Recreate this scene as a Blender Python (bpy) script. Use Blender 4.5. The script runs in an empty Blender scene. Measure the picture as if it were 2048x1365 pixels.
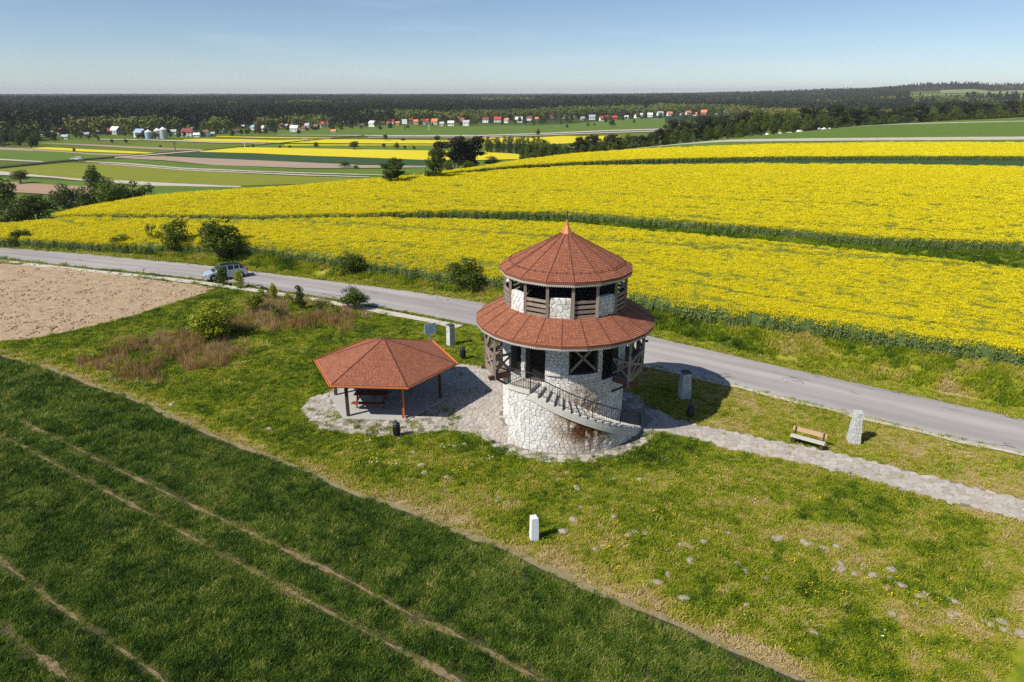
import bpy, math, random
import numpy as np
from mathutils import Vector, Matrix
S = bpy.context.scene
COL = S.collection
R = math.radians
rng = np.random.default_rng(7)
random.seed(7)
# ------------------------------------------------------------------ camera
CH = 18.0; PITCH = 20.0; FP = 1365.33
cam = bpy.data.cameras.new('camera'); cam.lens = 24.0; cam.sensor_width = 36.0
cam.clip_start = 0.1; cam.clip_end = 60000
camo = bpy.data.objects.new('camera', cam); COL.objects.link(camo)
camo.location = (0, 0, CH); camo.rotation_euler = (R(90 - PITCH), 0, 0)
S.camera = camo
# ------------------------------------------------------------------ light
SUN_EL = 45.0; SUN_AZ = 211.5      # math angle of the direction TOWARDS the sun
w = bpy.data.worlds.new('World'); S.world = w; w.use_nodes = True
nt = w.node_tree; nt.nodes.clear()
sky = nt.nodes.new('ShaderNodeTexSky'); sky.sky_type = 'NISHITA'; sky.sun_disc = False
sky.sun_elevation = R(SUN_EL); sky.sun_rotation = R(90 - SUN_AZ)
sky.altitude = 250; sky.air_density = 0.7; sky.dust_density = 0.22; sky.ozone_density = 3.6
bgn = nt.nodes.new('ShaderNodeBackground'); bgn.inputs[1].default_value = 0.098
out = nt.nodes.new('ShaderNodeOutputWorld')
# a faint veil of thin cirrus over the whole sky
tc = nt.nodes.new('ShaderNodeTexCoord'); mp = nt.nodes.new('ShaderNodeMapping'); mp.inputs['Scale'].default_value = (3, 3, 26)
nz = nt.nodes.new('ShaderNodeTexNoise'); nz.inputs['Scale'].default_value = 1.3; nz.inputs['Detail'].default_value = 6
rp = nt.nodes.new('ShaderNodeMapRange'); rp.inputs[1].default_value = .5; rp.inputs[2].default_value = .85; rp.inputs[3].default_value = 0; rp.inputs[4].default_value = .14
mx = nt.nodes.new('ShaderNodeMix'); mx.data_type = 'RGBA'; mx.inputs[7].default_value = (9.5, 10.2, 11, 1)
nt.links.new(tc.outputs['Generated'], mp.inputs[0]); nt.links.new(mp.outputs[0], nz.inputs[0])
nt.links.new(nz.outputs[0], rp.inputs[0]); nt.links.new(rp.outputs[0], mx.inputs[0])
tn = nt.nodes.new('ShaderNodeMix'); tn.data_type = 'RGBA'; tn.blend_type = 'MULTIPLY'; tn.inputs[0].default_value = 1; tn.inputs[7].default_value = (1.06, 1.02, .97, 1)
nt.links.new(sky.outputs[0], tn.inputs[6]); nt.links.new(tn.outputs[2], mx.inputs[6]); nt.links.new(mx.outputs[2], bgn.inputs[0]); nt.links.new(bgn.outputs[0], out.inputs[0])
sun = bpy.data.lights.new('sun', 'SUN'); sun.energy = 4.8; sun.angle = R(0.5); sun.color = (1.0, .94, .84)
so = bpy.data.objects.new('sun', sun); COL.objects.link(so)
sd = Vector((math.cos(R(SUN_AZ)) * math.cos(R(SUN_EL)), math.sin(R(SUN_AZ)) * math.cos(R(SUN_EL)), math.sin(R(SUN_EL))))
so.rotation_euler = sd.to_track_quat('Z', 'Y').to_euler(); so.location = (-40, -20, 60)
S.view_settings.view_transform = 'Standard'; S.view_settings.look = 'None'
S.view_settings.exposure = 0.2; S.view_settings.gamma = 1.0; S.view_settings.use_curve_mapping = False
S.cycles.use_denoising = False; S.cycles.max_bounces = 6; S.cycles.diffuse_bounces = 1; S.cycles.transparent_max_bounces = 6; S.cycles.volume_bounces = 0

# ------------------------------------------------------------------ pixel (2048x1365 photo) -> world
TP = math.tan; c20, s20 = math.cos(R(PITCH)), math.sin(R(PITCH))
def ray(px, py):
    px = np.asarray(px, float); py = np.asarray(py, float)
    a = (px - 1024) / FP; b = (682.5 - py) / FP
    return a, c20 + b * s20, -s20 + b * c20          # x, y, z
def at(px, py, z=0.0):
    a, b, c = ray(px, py)
    c = np.minimum(c, -1e-4)
    t = (z - CH) / c
    return np.stack([a * t, b * t], -1)
def pix(x, y, z):
    x, y, z = map(lambda v: np.asarray(v, float), (x, y, z))
    dz = z - CH; dep = y * c20 - dz * s20; up = y * s20 + dz * c20
    return 1024 + FP * x / dep, 682.5 - FP * up / dep
# ------------------------------------------------------------------ noise
def _h(ix, iy, s):
    n = (ix.astype(np.int64) * 374761393 + iy.astype(np.int64) * 668265263 + s * 974634777) & 0xffffffff
    n = ((n ^ (n >> 13)) * 1274126177) & 0xffffffff
    return ((n ^ (n >> 16)) & 0xffff) / 65535.0
def vn(x, y, s=0):
    x = np.asarray(x, float); y = np.asarray(y, float)
    ix, iy = np.floor(x), np.floor(y); fx, fy = x - ix, y - iy
    fx = fx * fx * (3 - 2 * fx); fy = fy * fy * (3 - 2 * fy)
    a, b, c, d = _h(ix, iy, s), _h(ix + 1, iy, s), _h(ix, iy + 1, s), _h(ix + 1, iy + 1, s)
    return (a * (1 - fx) + b * fx) * (1 - fy) + (c * (1 - fx) + d * fx) * fy
def fbm(x, y, s=0, o=4):
    t = 0; A = .5; n = 0
    for i in range(o):
        t = t + A * vn(x * 2 ** i, y * 2 ** i, s + i * 17); n += A; A *= .5
    return t / n
def sm(a, b, x):
    t = np.clip((np.asarray(x, float) - a) / (b - a), 0, 1); return t * t * (3 - 2 * t)
def inpoly(x, y, P):
    x = np.asarray(x); y = np.asarray(y); r = np.zeros(x.shape, bool); n = len(P)
    for i in range(n):
        x1, y1 = P[i]; x2, y2 = P[(i + 1) % n]
        if y1 == y2: continue
        c = ((y1 > y) != (y2 > y)) & (x < (x2 - x1) * (y - y1) / (y2 - y1) + x1)
        r ^= c
    return r
def sdist(x, y, L):
    """signed distance to polyline L, positive on its left hand"""
    x = np.asarray(x, float); y = np.asarray(y, float)
    best = np.full(x.shape, 1e18); sg = np.ones(x.shape)
    for i in range(len(L) - 1):
        ax, ay = L[i]; bx, by = L[i + 1]; dx, dy = bx - ax, by - ay
        l2 = dx * dx + dy * dy
        t = np.clip(((x - ax) * dx + (y - ay) * dy) / l2, 0, 1)
        qx, qy = x - ax - t * dx, y - ay - t * dy
        d = qx * qx + qy * qy
        cr = dx * (y - ay) - dy * (x - ax)
        m = d < best - 1e-9
        best = np.where(m, d, best); sg = np.where(m, np.sign(cr), sg)
    return np.sqrt(best) * sg
# ------------------------------------------------------------------ road edges and hill crest (world)
far_px = [(0, 496), (101, 502), (254, 517), (381, 527), (482, 540), (609, 557), (800, 580), (950, 603), (1120, 635), (1292, 670), (1459, 712), (1650, 756), (1800, 785), (2048, 840)]
near_px = [(0, 517), (178, 537), (381, 556), (510, 575), (632, 592), (800, 622), (950, 650), (1120, 690), (1289, 730), (1431, 762), (1595, 801), (1705, 828), (1800, 857), (2048, 909)]
def ext(P, d=90):
    P = [np.array(p, float) for p in P]
    a = P[0] - P[1]; a /= np.linalg.norm(a); b = P[-1] - P[-2]; b /= np.linalg.norm(b)
    return [P[0] + a * d] + P + [P[-1] + b * d]
def smooth_line(P, n=160):
    P = np.array(P); d = np.r_[0, np.cumsum(np.linalg.norm(np.diff(P, axis=0), axis=1))]
    s = np.linspace(0, d[-1], n); Q = np.stack([np.interp(s, d, P[:, 0]), np.interp(s, d, P[:, 1])], 1)
    for _ in range(12): Q[1:-1] = (Q[:-2] + Q[1:-1] * 2 + Q[2:]) / 4
    return Q
FAR = smooth_line(ext([at(*p) for p in far_px])); NEAR = smooth_line(ext([at(*p) for p in near_px]))
FARL = FAR[::4]; NEARL = NEAR[::4]
CREST = [(-230, -300), (-140, -60), (-105, 40), (-88, 80)] + [tuple(at(x, y, 2.75)) for x, y in ((100, 418), (330, 383), (600, 369), (737, 357), (850, 347), (1040, 318), (1147, 305), (1300, 289), (1500, 269), (1750, 246), (2048, 230))] + [(900, 900), (1900, 1900)]
BH = 1.4; VAL = -18.0
def hfar(x, y):
    Rr = np.hypot(x, y); az = np.degrees(np.arctan2(x, y))
    ap = 1024 + FP * np.tan(R(1) * np.clip(az, -70, 70)) / .94
    ys = np.interp(ap, [900, 1250, 1450, 1560, 1640, 1740, 1820, 1900, 1945, 1985, 2048, 2200, 2600], [190, 189, 187.5, 185.5, 182, 178, 173, 170.5, 169.5, 173.5, 171.5, 166, 170])
    top = CH + 4000 * np.tan(R(PITCH) * -1 + np.arctan((682.5 - ys) / FP)) - 14
    amp = np.maximum(top - VAL, 0) * sm(1100, 1500, ap)
    t = np.clip((Rr - 1500) / 2500, 0, 1) ** 1.25
    return amp * t * (1 - .35 * sm(4200, 9000, Rr))
def bankh(x): return BH * (.06 + .94 * sm(-66, -12, x))
def HPl(x, y):
    s = sdist(x, y, FARL); b = bankh(x) * sm(1.1, 5.2, s) * (s > 0); return b + (BH - b) * sm(5, 60, s)
def H(x, y):
    x = np.asarray(x, float); y = np.asarray(y, float)
    s = sdist(x, y, FARL)
    b = bankh(x) * sm(1.1, 5.2, s) * (s > 0)
    b = b + (BH - b) * sm(5, 60, s)
    b = b + .12 * (fbm(x * .35, y * .35, 3, 3) - .5) * sm(1.2, 3, s) * (s > 0)
    d = sdist(x, y, CREST)
    dr = (BH - VAL) * sm(-6, 105, d)
    z = b - dr
    z = z + (d > 60) * sm(60, 300, d) * 1.6 * (fbm(x * .004, y * .004, 5, 2) - .5)
    return z + hfar(x, y)
def H1(x, y): return float(H(np.array([x]), np.array([y]))[0])

# ------------------------------------------------------------------ mesh helpers
class MB:
    def __init__(s): s.v = []; s.f = []; s.m = []
    def face(s, idx, m=0): s.f.append(tuple(idx)); s.m.append(m)
    def add(s, vs, fs, m=0):
        o = len(s.v); s.v += [tuple(map(float, v)) for v in vs]
        for f in fs: s.f.append(tuple(o + i for i in f)); s.m.append(m)
    def hexa(s, p, m=0):   # 8 pts: bottom 4 ccw, top 4 ccw
        s.add(p, [(0, 3, 2, 1), (4, 5, 6, 7), (0, 1, 5, 4), (1, 2, 6, 5), (2, 3, 7, 6), (3, 0, 4, 7)], m)
    def box(s, c, size, rz=0, m=0, taper=1.0):
        hx, hy, hz = [v / 2 for v in size]; cs, sn = math.cos(rz), math.sin(rz); P = []
        for z, t in ((-hz, 1), (hz, taper)):
            for x, y in ((-hx, -hy), (hx, -hy), (hx, hy), (-hx, hy)):
                x *= t; y *= t
                P.append((c[0] + x * cs - y * sn, c[1] + x * sn + y * cs, c[2] + z))
        s.hexa(P, m)
    def bar(s, a, b, w_, h_=None, m=0, up=(0, 0, 1)):
        h_ = h_ or w_; a = Vector(a); b = Vector(b); d = (b - a).normalized(); u = Vector(up)
        if abs(d.dot(u)) > .98: u = Vector((1, 0, 0))
        r = d.cross(u).normalized(); u = r.cross(d).normalized(); P = []
        for q in (a, b):
            for i, j in ((-1, -1), (1, -1), (1, 1), (-1, 1)): P.append(q + r * (i * w_ / 2) + u * (j * h_ / 2))
        s.hexa(P, m)
    def tube(s, a, b, r1, r2=None, n=8, m=0, cap=True):
        r2 = r1 if r2 is None else r2; a = Vector(a); b = Vector(b); d = (b - a).normalized()
        u = Vector((0, 0, 1)) if abs(d.z) < .98 else Vector((1, 0, 0)); r = d.cross(u).normalized(); u = r.cross(d)
        P = []
        for q, rr in ((a, r1), (b, r2)):
            for i in range(n):
                t = 2 * math.pi * i / n; P.append(q + r * (rr * math.cos(t)) + u * (rr * math.sin(t)))
        F = [(i, (i + 1) % n, n + (i + 1) % n, n + i) for i in range(n)]
        if cap: F += [tuple(range(n))[::-1], tuple(range(n, 2 * n))]
        s.add(P, F, m)
    def lathe(s, prof, c=(0, 0, 0), n=16, m=0):
        P = []
        for r_, z in prof:
            for i in range(n):
                t = 2 * math.pi * i / n; P.append((c[0] + r_ * math.cos(t), c[1] + r_ * math.sin(t), c[2] + z))
        F = []
        for k in range(len(prof) - 1):
            for i in range(n):
                j = (i + 1) % n; F.append((k * n + i, k * n + j, (k + 1) * n + j, (k + 1) * n + i))
        F += [tuple(range(n))[::-1], tuple(range((len(prof) - 1) * n, len(prof) * n))]
        s.add(P, F, m)
    def mesh(s, name):
        me = bpy.data.meshes.new(name); me.from_pydata(s.v, [], s.f); return me
    def build(s, name, mats, parent=None, smooth=False, kind=None):
        me = s.mesh(name)
        if not isinstance(mats, (list, tuple)): mats = [mats]
        for m in mats: me.materials.append(m)
        if len(mats) > 1: me.polygons.foreach_set('material_index', s.m)
        if smooth: me.shade_smooth()
        o = bpy.data.objects.new(name, me); COL.objects.link(o)
        if parent is not None: o.parent = parent
        if kind: o['kind'] = kind
        return o
def tag(o, label, cat, group=None, kind=None):
    if label: o['label'] = label
    if cat: o['category'] = cat
    if group: o['group'] = group
    if kind: o['kind'] = kind
    return o
def empty(name, loc, rz=0, sc=None):
    o = bpy.data.objects.new(name, None); COL.objects.link(o); o.location = loc; o.rotation_euler = (0, 0, rz)
    o.empty_display_size = .2
    if sc is not None: o.scale = sc
    return o
def copy_tree(o, parent=None):
    c = o.copy(); COL.objects.link(c)
    if parent is not None: c.parent = parent
    for ch in list(o.children): copy_tree(ch, c)
    return c
def npmesh(name, V, F, mat, attrs=None, uv=None, smooth=True):
    me = bpy.data.meshes.new(name)
    V = np.asarray(V, np.float32); F = np.asarray(F, np.int32); k = F.shape[1]
    me.vertices.add(len(V)); me.vertices.foreach_set('co', V.ravel())
    me.loops.add(F.size); me.loops.foreach_set('vertex_index', F.ravel())
    me.polygons.add(len(F)); me.polygons.foreach_set('loop_start', np.arange(0, F.size, k, dtype=np.int32))
    me.update(calc_edges=True); me.validate()
    if uv is not None:
        l = me.uv_layers.new(name='UVMap'); l.data.foreach_set('uv', np.asarray(uv, np.float32)[F.ravel()].ravel())
    for k_, a in (attrs or {}).items():
        at_ = me.attributes.new(k_, 'FLOAT', 'POINT'); at_.data.foreach_set('value', np.asarray(a, np.float32).ravel())
    me.materials.append(mat)
    if smooth: me.shade_smooth()
    o = bpy.data.objects.new(name, me); COL.objects.link(o); return o
def gridF(nr, nc):
    i = np.arange(nr - 1)[:, None] * nc + np.arange(nc - 1)[None]
    return np.stack([i, i + 1, i + nc + 1, i + nc], -1).reshape(-1, 4)

# ------------------------------------------------------------------ materials
class NT:
    def __init__(s, name):
        s.m = bpy.data.materials.new(name); s.m.use_nodes = True; s.t = s.m.node_tree; s.t.nodes.clear()
        s.out = s.n('OutputMaterial'); s.p = s.n('BsdfPrincipled'); s.l(s.p.outputs[0], s.out.inputs[0])
        s.p.inputs['Roughness'].default_value = .85
        s.p.inputs['Specular IOR Level'].default_value = .25
    def n(s, k, **kw):
        x = s.t.nodes.new('ShaderNode' + k)
        for a, b in kw.items(): setattr(x, a, b)
        return x
    def l(s, a, b): s.t.links.new(a, b)
    def val(s, v, inp):
        if hasattr(v, 'links') or hasattr(v, 'is_linked'): s.l(v, inp)
        else: inp.default_value = v
    def math(s, op, a, b=0.0, clamp=False):
        x = s.n('Math', operation=op, use_clamp=clamp); s.val(a, x.inputs[0]); s.val(b, x.inputs[1]); return x.outputs[0]
    def pos(s): return s.n('NewGeometry').outputs['Position']
    def noise(s, scale, detail=3, vec=None, rough=.55, dist=0):
        x = s.n('TexNoise'); x.inputs['Scale'].default_value = scale; x.inputs['Detail'].default_value = detail
        x.inputs['Roughness'].default_value = rough; x.inputs['Distortion'].default_value = dist
        s.l(vec if vec is not None else s.pos(), x.inputs[0]); return x.outputs[0]
    def mapv(s, vec, sc, loc=(0, 0, 0)):
        x = s.n('Mapping'); x.inputs['Scale'].default_value = sc; x.inputs['Location'].default_value = loc; s.l(vec, x.inputs[0]); return x.outputs[0]
    def ramp(s, fac, stops):
        x = s.n('ValToRGB'); e = x.color_ramp.elements
        while len(e) < len(stops): e.new(.5)
        for i, (p, c) in enumerate(stops):
            e[i].position = p; e[i].color = (*c, 1) if not isinstance(c, (int, float)) else (c, c, c, 1)
        s.l(fac, x.inputs[0]); return x.outputs[0]
    def mix(s, fac, a, b, mode='MIX'):
        x = s.n('Mix', data_type='RGBA', blend_type=mode); s.val(fac, x.inputs[0])
        for v, i in ((a, 6), (b, 7)):
            if isinstance(v, tuple): x.inputs[i].default_value = (*v, 1) if len(v) == 3 else v
            else: s.l(v, x.inputs[i])
        return x.outputs[2]
    def rng(s, v, a, b, c, d):
        x = s.n('MapRange'); s.l(v, x.inputs[0])
        for i, q in zip((1, 2, 3, 4), (a, b, c, d)): x.inputs[i].default_value = q
        return x.outputs[0]
    def rand(s):
        a = s.n('ObjectInfo').outputs['Random']; b = s.n('NewGeometry').outputs['Random Per Island']
        return s.math('FRACT', s.math('ADD', a, b))
    def attr(s, name, kind='GEOMETRY'):
        x = s.n('Attribute'); x.attribute_name = name; x.attribute_type = kind; return x.outputs['Fac']
    def base(s, c): s.val(c if not isinstance(c, tuple) else (*c, 1), s.p.inputs['Base Color'])
    def bump(s, h, strength=.4, dist=.02):
        x = s.n('Bump'); x.inputs['Strength'].default_value = strength; x.inputs['Distance'].default_value = dist
        s.l(h, x.inputs['Height']); s.l(x.outputs[0], s.p.inputs['Normal'])
    def leafy(s, col, tr=.35):
        t = s.n('BsdfTranslucent'); s.l(col, t.inputs[0]); m = s.n('MixShader'); m.inputs[0].default_value = tr
        s.l(s.p.outputs[0], m.inputs[1]); s.l(t.outputs[0], m.inputs[2]); s.l(m.outputs[0], s.out.inputs[0])
def plain(name, col, rough=.7, var=.12, sc=6.0, metal=0, bump=0.0, spec=.25):
    k = NT(name); n = k.noise(sc, 4)
    c = k.mix(n, tuple(x * (1 - var) for x in col), tuple(min(1, x * (1 + var)) for x in col)); k.base(c)
    k.p.inputs['Roughness'].default_value = rough; k.p.inputs['Metallic'].default_value = metal
    k.p.inputs['Specular IOR Level'].default_value = spec
    if bump: k.bump(n, bump)
    return k.m
GR = [(0.0, (.026, .055, .006)), (.25, (.08, .145, .008)), (.45, (.215, .305, .010)), (.62, (.39, .43, .02)), (.8, (.56, .46, .10)), (1.0, (.66, .52, .27))]
def dim(st, f): return [(p, tuple(x * f for x in c)) for p, c in st]
def m_ground():
    k = NT('ground_grass'); t = k.attr('tint')
    n1 = k.noise(2.2, 5); n2 = k.noise(14, 3)
    f = k.math('ADD', t, k.math('ADD', k.math('MULTIPLY', k.math('SUBTRACT', n1, .5), .5), k.math('MULTIPLY', k.math('SUBTRACT', n2, .5), .35)))
    c = k.ramp(f, dim(GR, .62)); soil = k.attr('soil')
    c = k.mix(k.math('MULTIPLY', soil, k.rng(n2, .3, .6, .2, 1)), c, (.30, .225, .15)); k.base(c); k.bump(n2, .6, .05); return k.m
def m_tuft(name, stops, tr=.35):
    k = NT(name); t = k.attr('tint', 'INSTANCER'); r = k.n('NewGeometry').outputs['Random Per Island']
    c = k.ramp(k.math('ADD', t, k.math('MULTIPLY', k.math('SUBTRACT', r, .5), .22)), stops)
    k.base(c); k.p.inputs['Roughness'].default_value = .6; k.leafy(c, tr); return k.m
def m_field(name, stops, sc=1.0, streak=True, bump=.4):
    """far field: colour by noise, with streaks along the strip (UV u in metres along, v in metres across)"""
    k = NT(name); uv = k.n('TexCoord').outputs['UV']
    n = k.noise(1.0, 4, k.mapv(uv, (.02 * sc, .35 * sc, 1))); n2 = k.noise(.9 * sc, 4)
    f = k.math('ADD', k.math('MULTIPLY', n, .65), k.math('MULTIPLY', n2, .35))
    c = k.ramp(f, stops); k.base(c); k.bump(n2, bump, .3); k.p.inputs['Roughness'].default_value = .95; return k.m
M = {}
M['ground'] = m_ground()
M['grass'] = m_tuft('grass_blades', GR)
M['crop'] = m_tuft('crop_blades', [(0, (.010, .032, .004)), (.28, (.042, .105, .008)), (.5, (.13, .225, .018)), (.75, (.34, .37, .07)), (1, (.52, .41, .18))], .3)
M['straw'] = m_tuft('weed_stalks', [(0, (.07, .11, .02)), (.3, (.20, .18, .05)), (.5, (.38, .21, .09)), (.75, (.46, .28, .14)), (1, (.64, .50, .33))], .3)
def m_soil(name, a, b, sc=1.0):
    k = NT(name); n = k.noise(1.2 * sc, 8, rough=.7); n2 = k.noise(9 * sc, 5, rough=.7)
    c = k.mix(k.rng(n, .3, .7, 0, 1), a, b); c = k.mix(k.rng(n2, .35, .5, .55, 0), c, tuple(x * .45 for x in a))
    k.base(c); k.bump(n2, .8, .1); return k.m
M['plough'] = m_soil('ploughed_soil', (.40, .285, .175), (.54, .405, .26))
M['dirt'] = m_soil('bare_dirt', (.26, .18, .10), (.38, .28, .16), 2)
def m_road():
    k = NT('asphalt'); uv = k.n('TexCoord').outputs['UV']; sep = k.n('SeparateXYZ'); k.l(uv, sep.inputs[0]); v = sep.outputs[1]
    wv = k.math('SINE', k.math('MULTIPLY', v, 4.2)); n = k.noise(1, 4, k.mapv(uv, (.05, .45, 1))); nf = k.noise(18, 6, rough=.8)
    f = k.math('ADD', k.math('MULTIPLY', n, .8), k.math('MULTIPLY', wv, .035))
    c = k.ramp(f, [(.3, (.31, .29, .28)), (.5, (.42, .395, .38)), (.7, (.52, .49, .47))])
    c = k.mix(k.rng(nf, .3, .6, .35, 0), c, (.24, .22, .21))
    vo = k.n('TexVoronoi', feature='DISTANCE_TO_EDGE'); vo.inputs['Scale'].default_value = 1
    wr = k.n('VectorMath', operation='ADD'); k.l(k.mapv(uv, (.09, .35, 1)), wr.inputs[0]); nn = k.n('TexNoise'); nn.inputs['Scale'].default_value = .8; k.l(uv, nn.inputs[0])
    sc_ = k.n('VectorMath', operation='SCALE'); sc_.inputs['Scale'].default_value = .35; k.l(nn.outputs['Color'], sc_.inputs[0]); k.l(sc_.outputs[0], wr.inputs[1]); k.l(wr.outputs[0], vo.inputs['Vector'])
    gate = k.rng(k.noise(.22, 2), .5, .62, 0, 1)
    crack = k.math('MULTIPLY', k.rng(vo.outputs['Distance'], .004, .014, 1, 0), gate)
    c = k.mix(crack, c, (.06, .055, .05)); k.base(c); k.bump(nf, .3, .01); k.p.inputs['Roughness'].default_value = .8; return k.m
M['road'] = m_road()
M['kerb'] = plain('pale_concrete', (.55, .51, .44), .9, .25, 2.5, bump=.3)
M['slab'] = plain('grey_concrete', (.42, .41, .39), .9, .12, 1.5, bump=.2)
def m_stone(name, stops, stain=None, rough=.85):
    k = NT(name); r = k.rand(); n = k.noise(3.5, 5); nf = k.noise(22, 5)
    f = k.math('ADD', k.math('MULTIPLY', r, .75), k.math('MULTIPLY', n, .25)); c = k.ramp(f, stops)
    c = k.mix(k.rng(nf, .35, .6, .3, 0), c, tuple(x * .55 for x in stops[len(stops) // 2][1]))
    if stain:
        d = k.n('VectorMath', operation='DISTANCE'); k.l(k.mapv(k.pos(), (1, 1, 1), tuple(-q for q in stain)), d.inputs[0]); d.inputs[1].default_value = (0, 0, 0)
        msk = k.math('MULTIPLY', k.rng(d.outputs['Value'], .6, 2.5, 1, 0), k.rng(k.noise(1.7, 3, rough=.6), .30, .48, 0, 1.0))
        msk2 = k.math('MULTIPLY', k.rng(d.outputs['Value'], .3, 2.0, 1.3, 0), k.rng(k.noise(2.1, 3, k.mapv(k.pos(), (1.6, 1.6, .8), (4, 2, 0))), .38, .52, 0, 1))
        c = k.mix(k.math('MULTIPLY', msk, .9, True), c, (.50, .30, .13)); c = k.mix(k.math('MULTIPLY', msk2, 1.3, True), c, (.10, .04, .014))
        sp = k.n('SeparateXYZ'); k.l(k.pos(), sp.inputs[0]); dz = k.math('MULTIPLY', k.rng(sp.outputs[2], .1, .7, .3, 0), k.rng(k.noise(1.3, 4), .4, .6, 0, 1)); c = k.mix(dz, c, (.36, .27, .17))
    k.base(c); k.bump(nf, .5, .015); k.p.inputs['Roughness'].default_value = rough; return k.m
M['mortar'] = plain('dark_mortar', (.10, .092, .08), .95, .3, 5)
M['pave'] = m_stone('paving_stone', [(0, (.35, .31, .27)), (.35, (.45, .40, .355)), (.8, (.53, .48, .43)), (.93, (.56, .52, .46)), (1, (.68, .64, .56))])
M['pavebed'] = m_soil('sand_joints', (.24, .22, .16), (.36, .33, .27), 2)
def m_shingle():
    k = NT('red_shingles'); r = k.n('NewGeometry').outputs['Random Per Island']; n = k.noise(.9, 3); nf = k.noise(60, 2)
    f = k.math('ADD', k.math('MULTIPLY', r, .8), k.math('MULTIPLY', n, .3))
    c = k.ramp(f, [(0, (.25, .085, .046)), (.3, (.30, .112, .062)), (.65, (.335, .13, .074)), (.93, (.38, .155, .092)), (1, (.31, .14, .092))])
    c = k.mix(k.rng(nf, .3, .7, .2, 0), c, (.16, .05, .035)); k.base(c); k.p.inputs['Roughness'].default_value = .8; return k.m
M['shingle'] = m_shingle()
M['roofbase'] = plain('roof_felt', (.22, .08, .05), .9, .2)
M['hip'] = plain('hip_strip', (.13, .045, .035), .7, .2)
def m_wood(name, a, b, sc=1):
    k = NT(name); n = k.noise(2.5 * sc, 5, k.mapv(k.pos(), (3, 3, 1))); r = k.rand()
    c = k.mix(n, a, b); c = k.mix(k.math('MULTIPLY', r, .4), c, tuple(x * .6 for x in a)); k.base(c); k.bump(n, .4, .01); return k.m
M['wood'] = m_wood('weathered_timber', (.20, .145, .11), (.46, .38, .32))
M['darkwood'] = m_wood('dark_timber', (.045, .028, .02), (.10, .065, .045))
M['redwood'] = m_wood('red_stained_timber', (.20, .055, .03), (.30, .09, .05)); M['brownwood'] = m_wood('brown_joist', (.12, .05, .035), (.2, .09, .065))
M['greywood'] = m_wood('silvered_plank', (.46, .42, .38), (.62, .57, .50))
M['orangewood'] = m_wood('orange_plank', (.46, .30, .17), (.60, .42, .27))
M['val'] = plain('pale_valance', (.50, .47, .42), .8, .15)
def m_copper():
    k = NT('copper_sheet'); n = k.noise(2, 3); k.base(k.mix(n, (.62, .20, .08), (.72, .26, .11))); k.p.inputs['Metallic'].default_value = .35; k.p.inputs['Roughness'].default_value = .32; return k.m
M['copper'] = m_copper()
M['gutter'] = plain('orange_gutter', (.62, .19, .055), .35, .1, spec=.5)
M['iron'] = plain('black_iron', (.02, .022, .022), .5, .2)
M['bin'] = plain('dark_bin_paint', (.022, .028, .035), .35, .2, spec=.5)
M['steel'] = plain('galvanised_steel', (.35, .36, .37), .4, .1, metal=.6)
M['black'] = plain('painted_interior_shade', (.015, .013, .012), .9)
M['white'] = plain('white_paint', (.78, .82, .86), .55, .05)
M['concrete_step'] = plain('step_concrete', (.60, .57, .52), .9, .15, 3, bump=.3)

# rapeseed materials
def m_rape(name='rapeseed_canopy'):
    k = NT(name); uv = k.n('TexCoord').outputs['UV']
    st = k.noise(1.0, 4, k.mapv(uv, (.03, .55, 1)), .6); n = k.noise(2.6, 5, rough=.75); n3 = k.noise(.12, 3)
    f = k.math('ADD', k.math('MULTIPLY', st, .45), k.math('ADD', k.math('MULTIPLY', n, .4), k.math('MULTIPLY', n3, .2)))
    c = k.ramp(f, [(.30, (.22, .25, .02)), (.42, (.60, .54, .012)), (.55, (.76, .66, .01)), (.7, (.84, .74, .015))])
    c = k.mix(k.math('MULTIPLY', k.attr('near'), .85), c, (.10, .13, .025))
    k.base(c); k.bump(n, .8, .25); k.p.inputs['Roughness'].default_value = .95; k.p.inputs['Specular IOR Level'].default_value = .1; return k.m
M['rape'] = m_rape()
def m_leaf(name, a, b, tr=.3, c3=None):
    k = NT(name); r = k.n('NewGeometry').outputs['Random Per Island']; r2 = k.n('ObjectInfo').outputs['Random']
    c = k.mix(r, a, b); c = k.mix(k.math('MULTIPLY', r2, .45), c, c3 or tuple(x * .7 for x in a)); k.base(c); k.p.inputs['Roughness'].default_value = .55; k.leafy(c, tr); return k.m
M['petal'] = m_leaf('rapeseed_flower', (.83, .68, .005), (.92, .80, .012), .3, (.87, .745, .01))
M['stem'] = m_leaf('rapeseed_stem', (.15, .22, .06), (.32, .41, .14), .3)
M['stemwall'] = plain('rapeseed_stem_mass', (.10, .15, .04), .9, .5, 8, bump=.8)
M['leaf_dark'] = m_leaf('leaf_dark_green', (.045, .075, .010), (.125, .17, .024))
M['leaf_mid'] = m_leaf('leaf_mid_green', (.075, .12, .010), (.17, .21, .022))
M['leaf_lime'] = m_leaf('leaf_yellow_green', (.22, .27, .012), (.42, .44, .03))
M['leaf_pine'] = m_leaf('pine_needles', (.028, .034, .012), (.065, .062, .025), .15)
M['leaf_pop'] = m_leaf('leaf_poplar', (.04, .075, .02), (.085, .13, .035))
M['leaf_rust'] = m_leaf('leaf_rusty', (.11, .075, .03), (.18, .13, .045))
M['bark'] = plain('bark', (.10, .075, .055), .9, .3, 4)
def m_forest(name, a, b, c):
    k = NT(name); t = k.attr('tint', 'INSTANCER'); r = k.n('NewGeometry').outputs['Random Per Island']
    k.base(k.ramp(k.math('ADD', t, k.math('MULTIPLY', k.math('SUBTRACT', r, .5), .4)), [(0, a), (.5, b), (1, c)])); k.p.inputs['Specular IOR Level'].default_value = .1; return k.m
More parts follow.
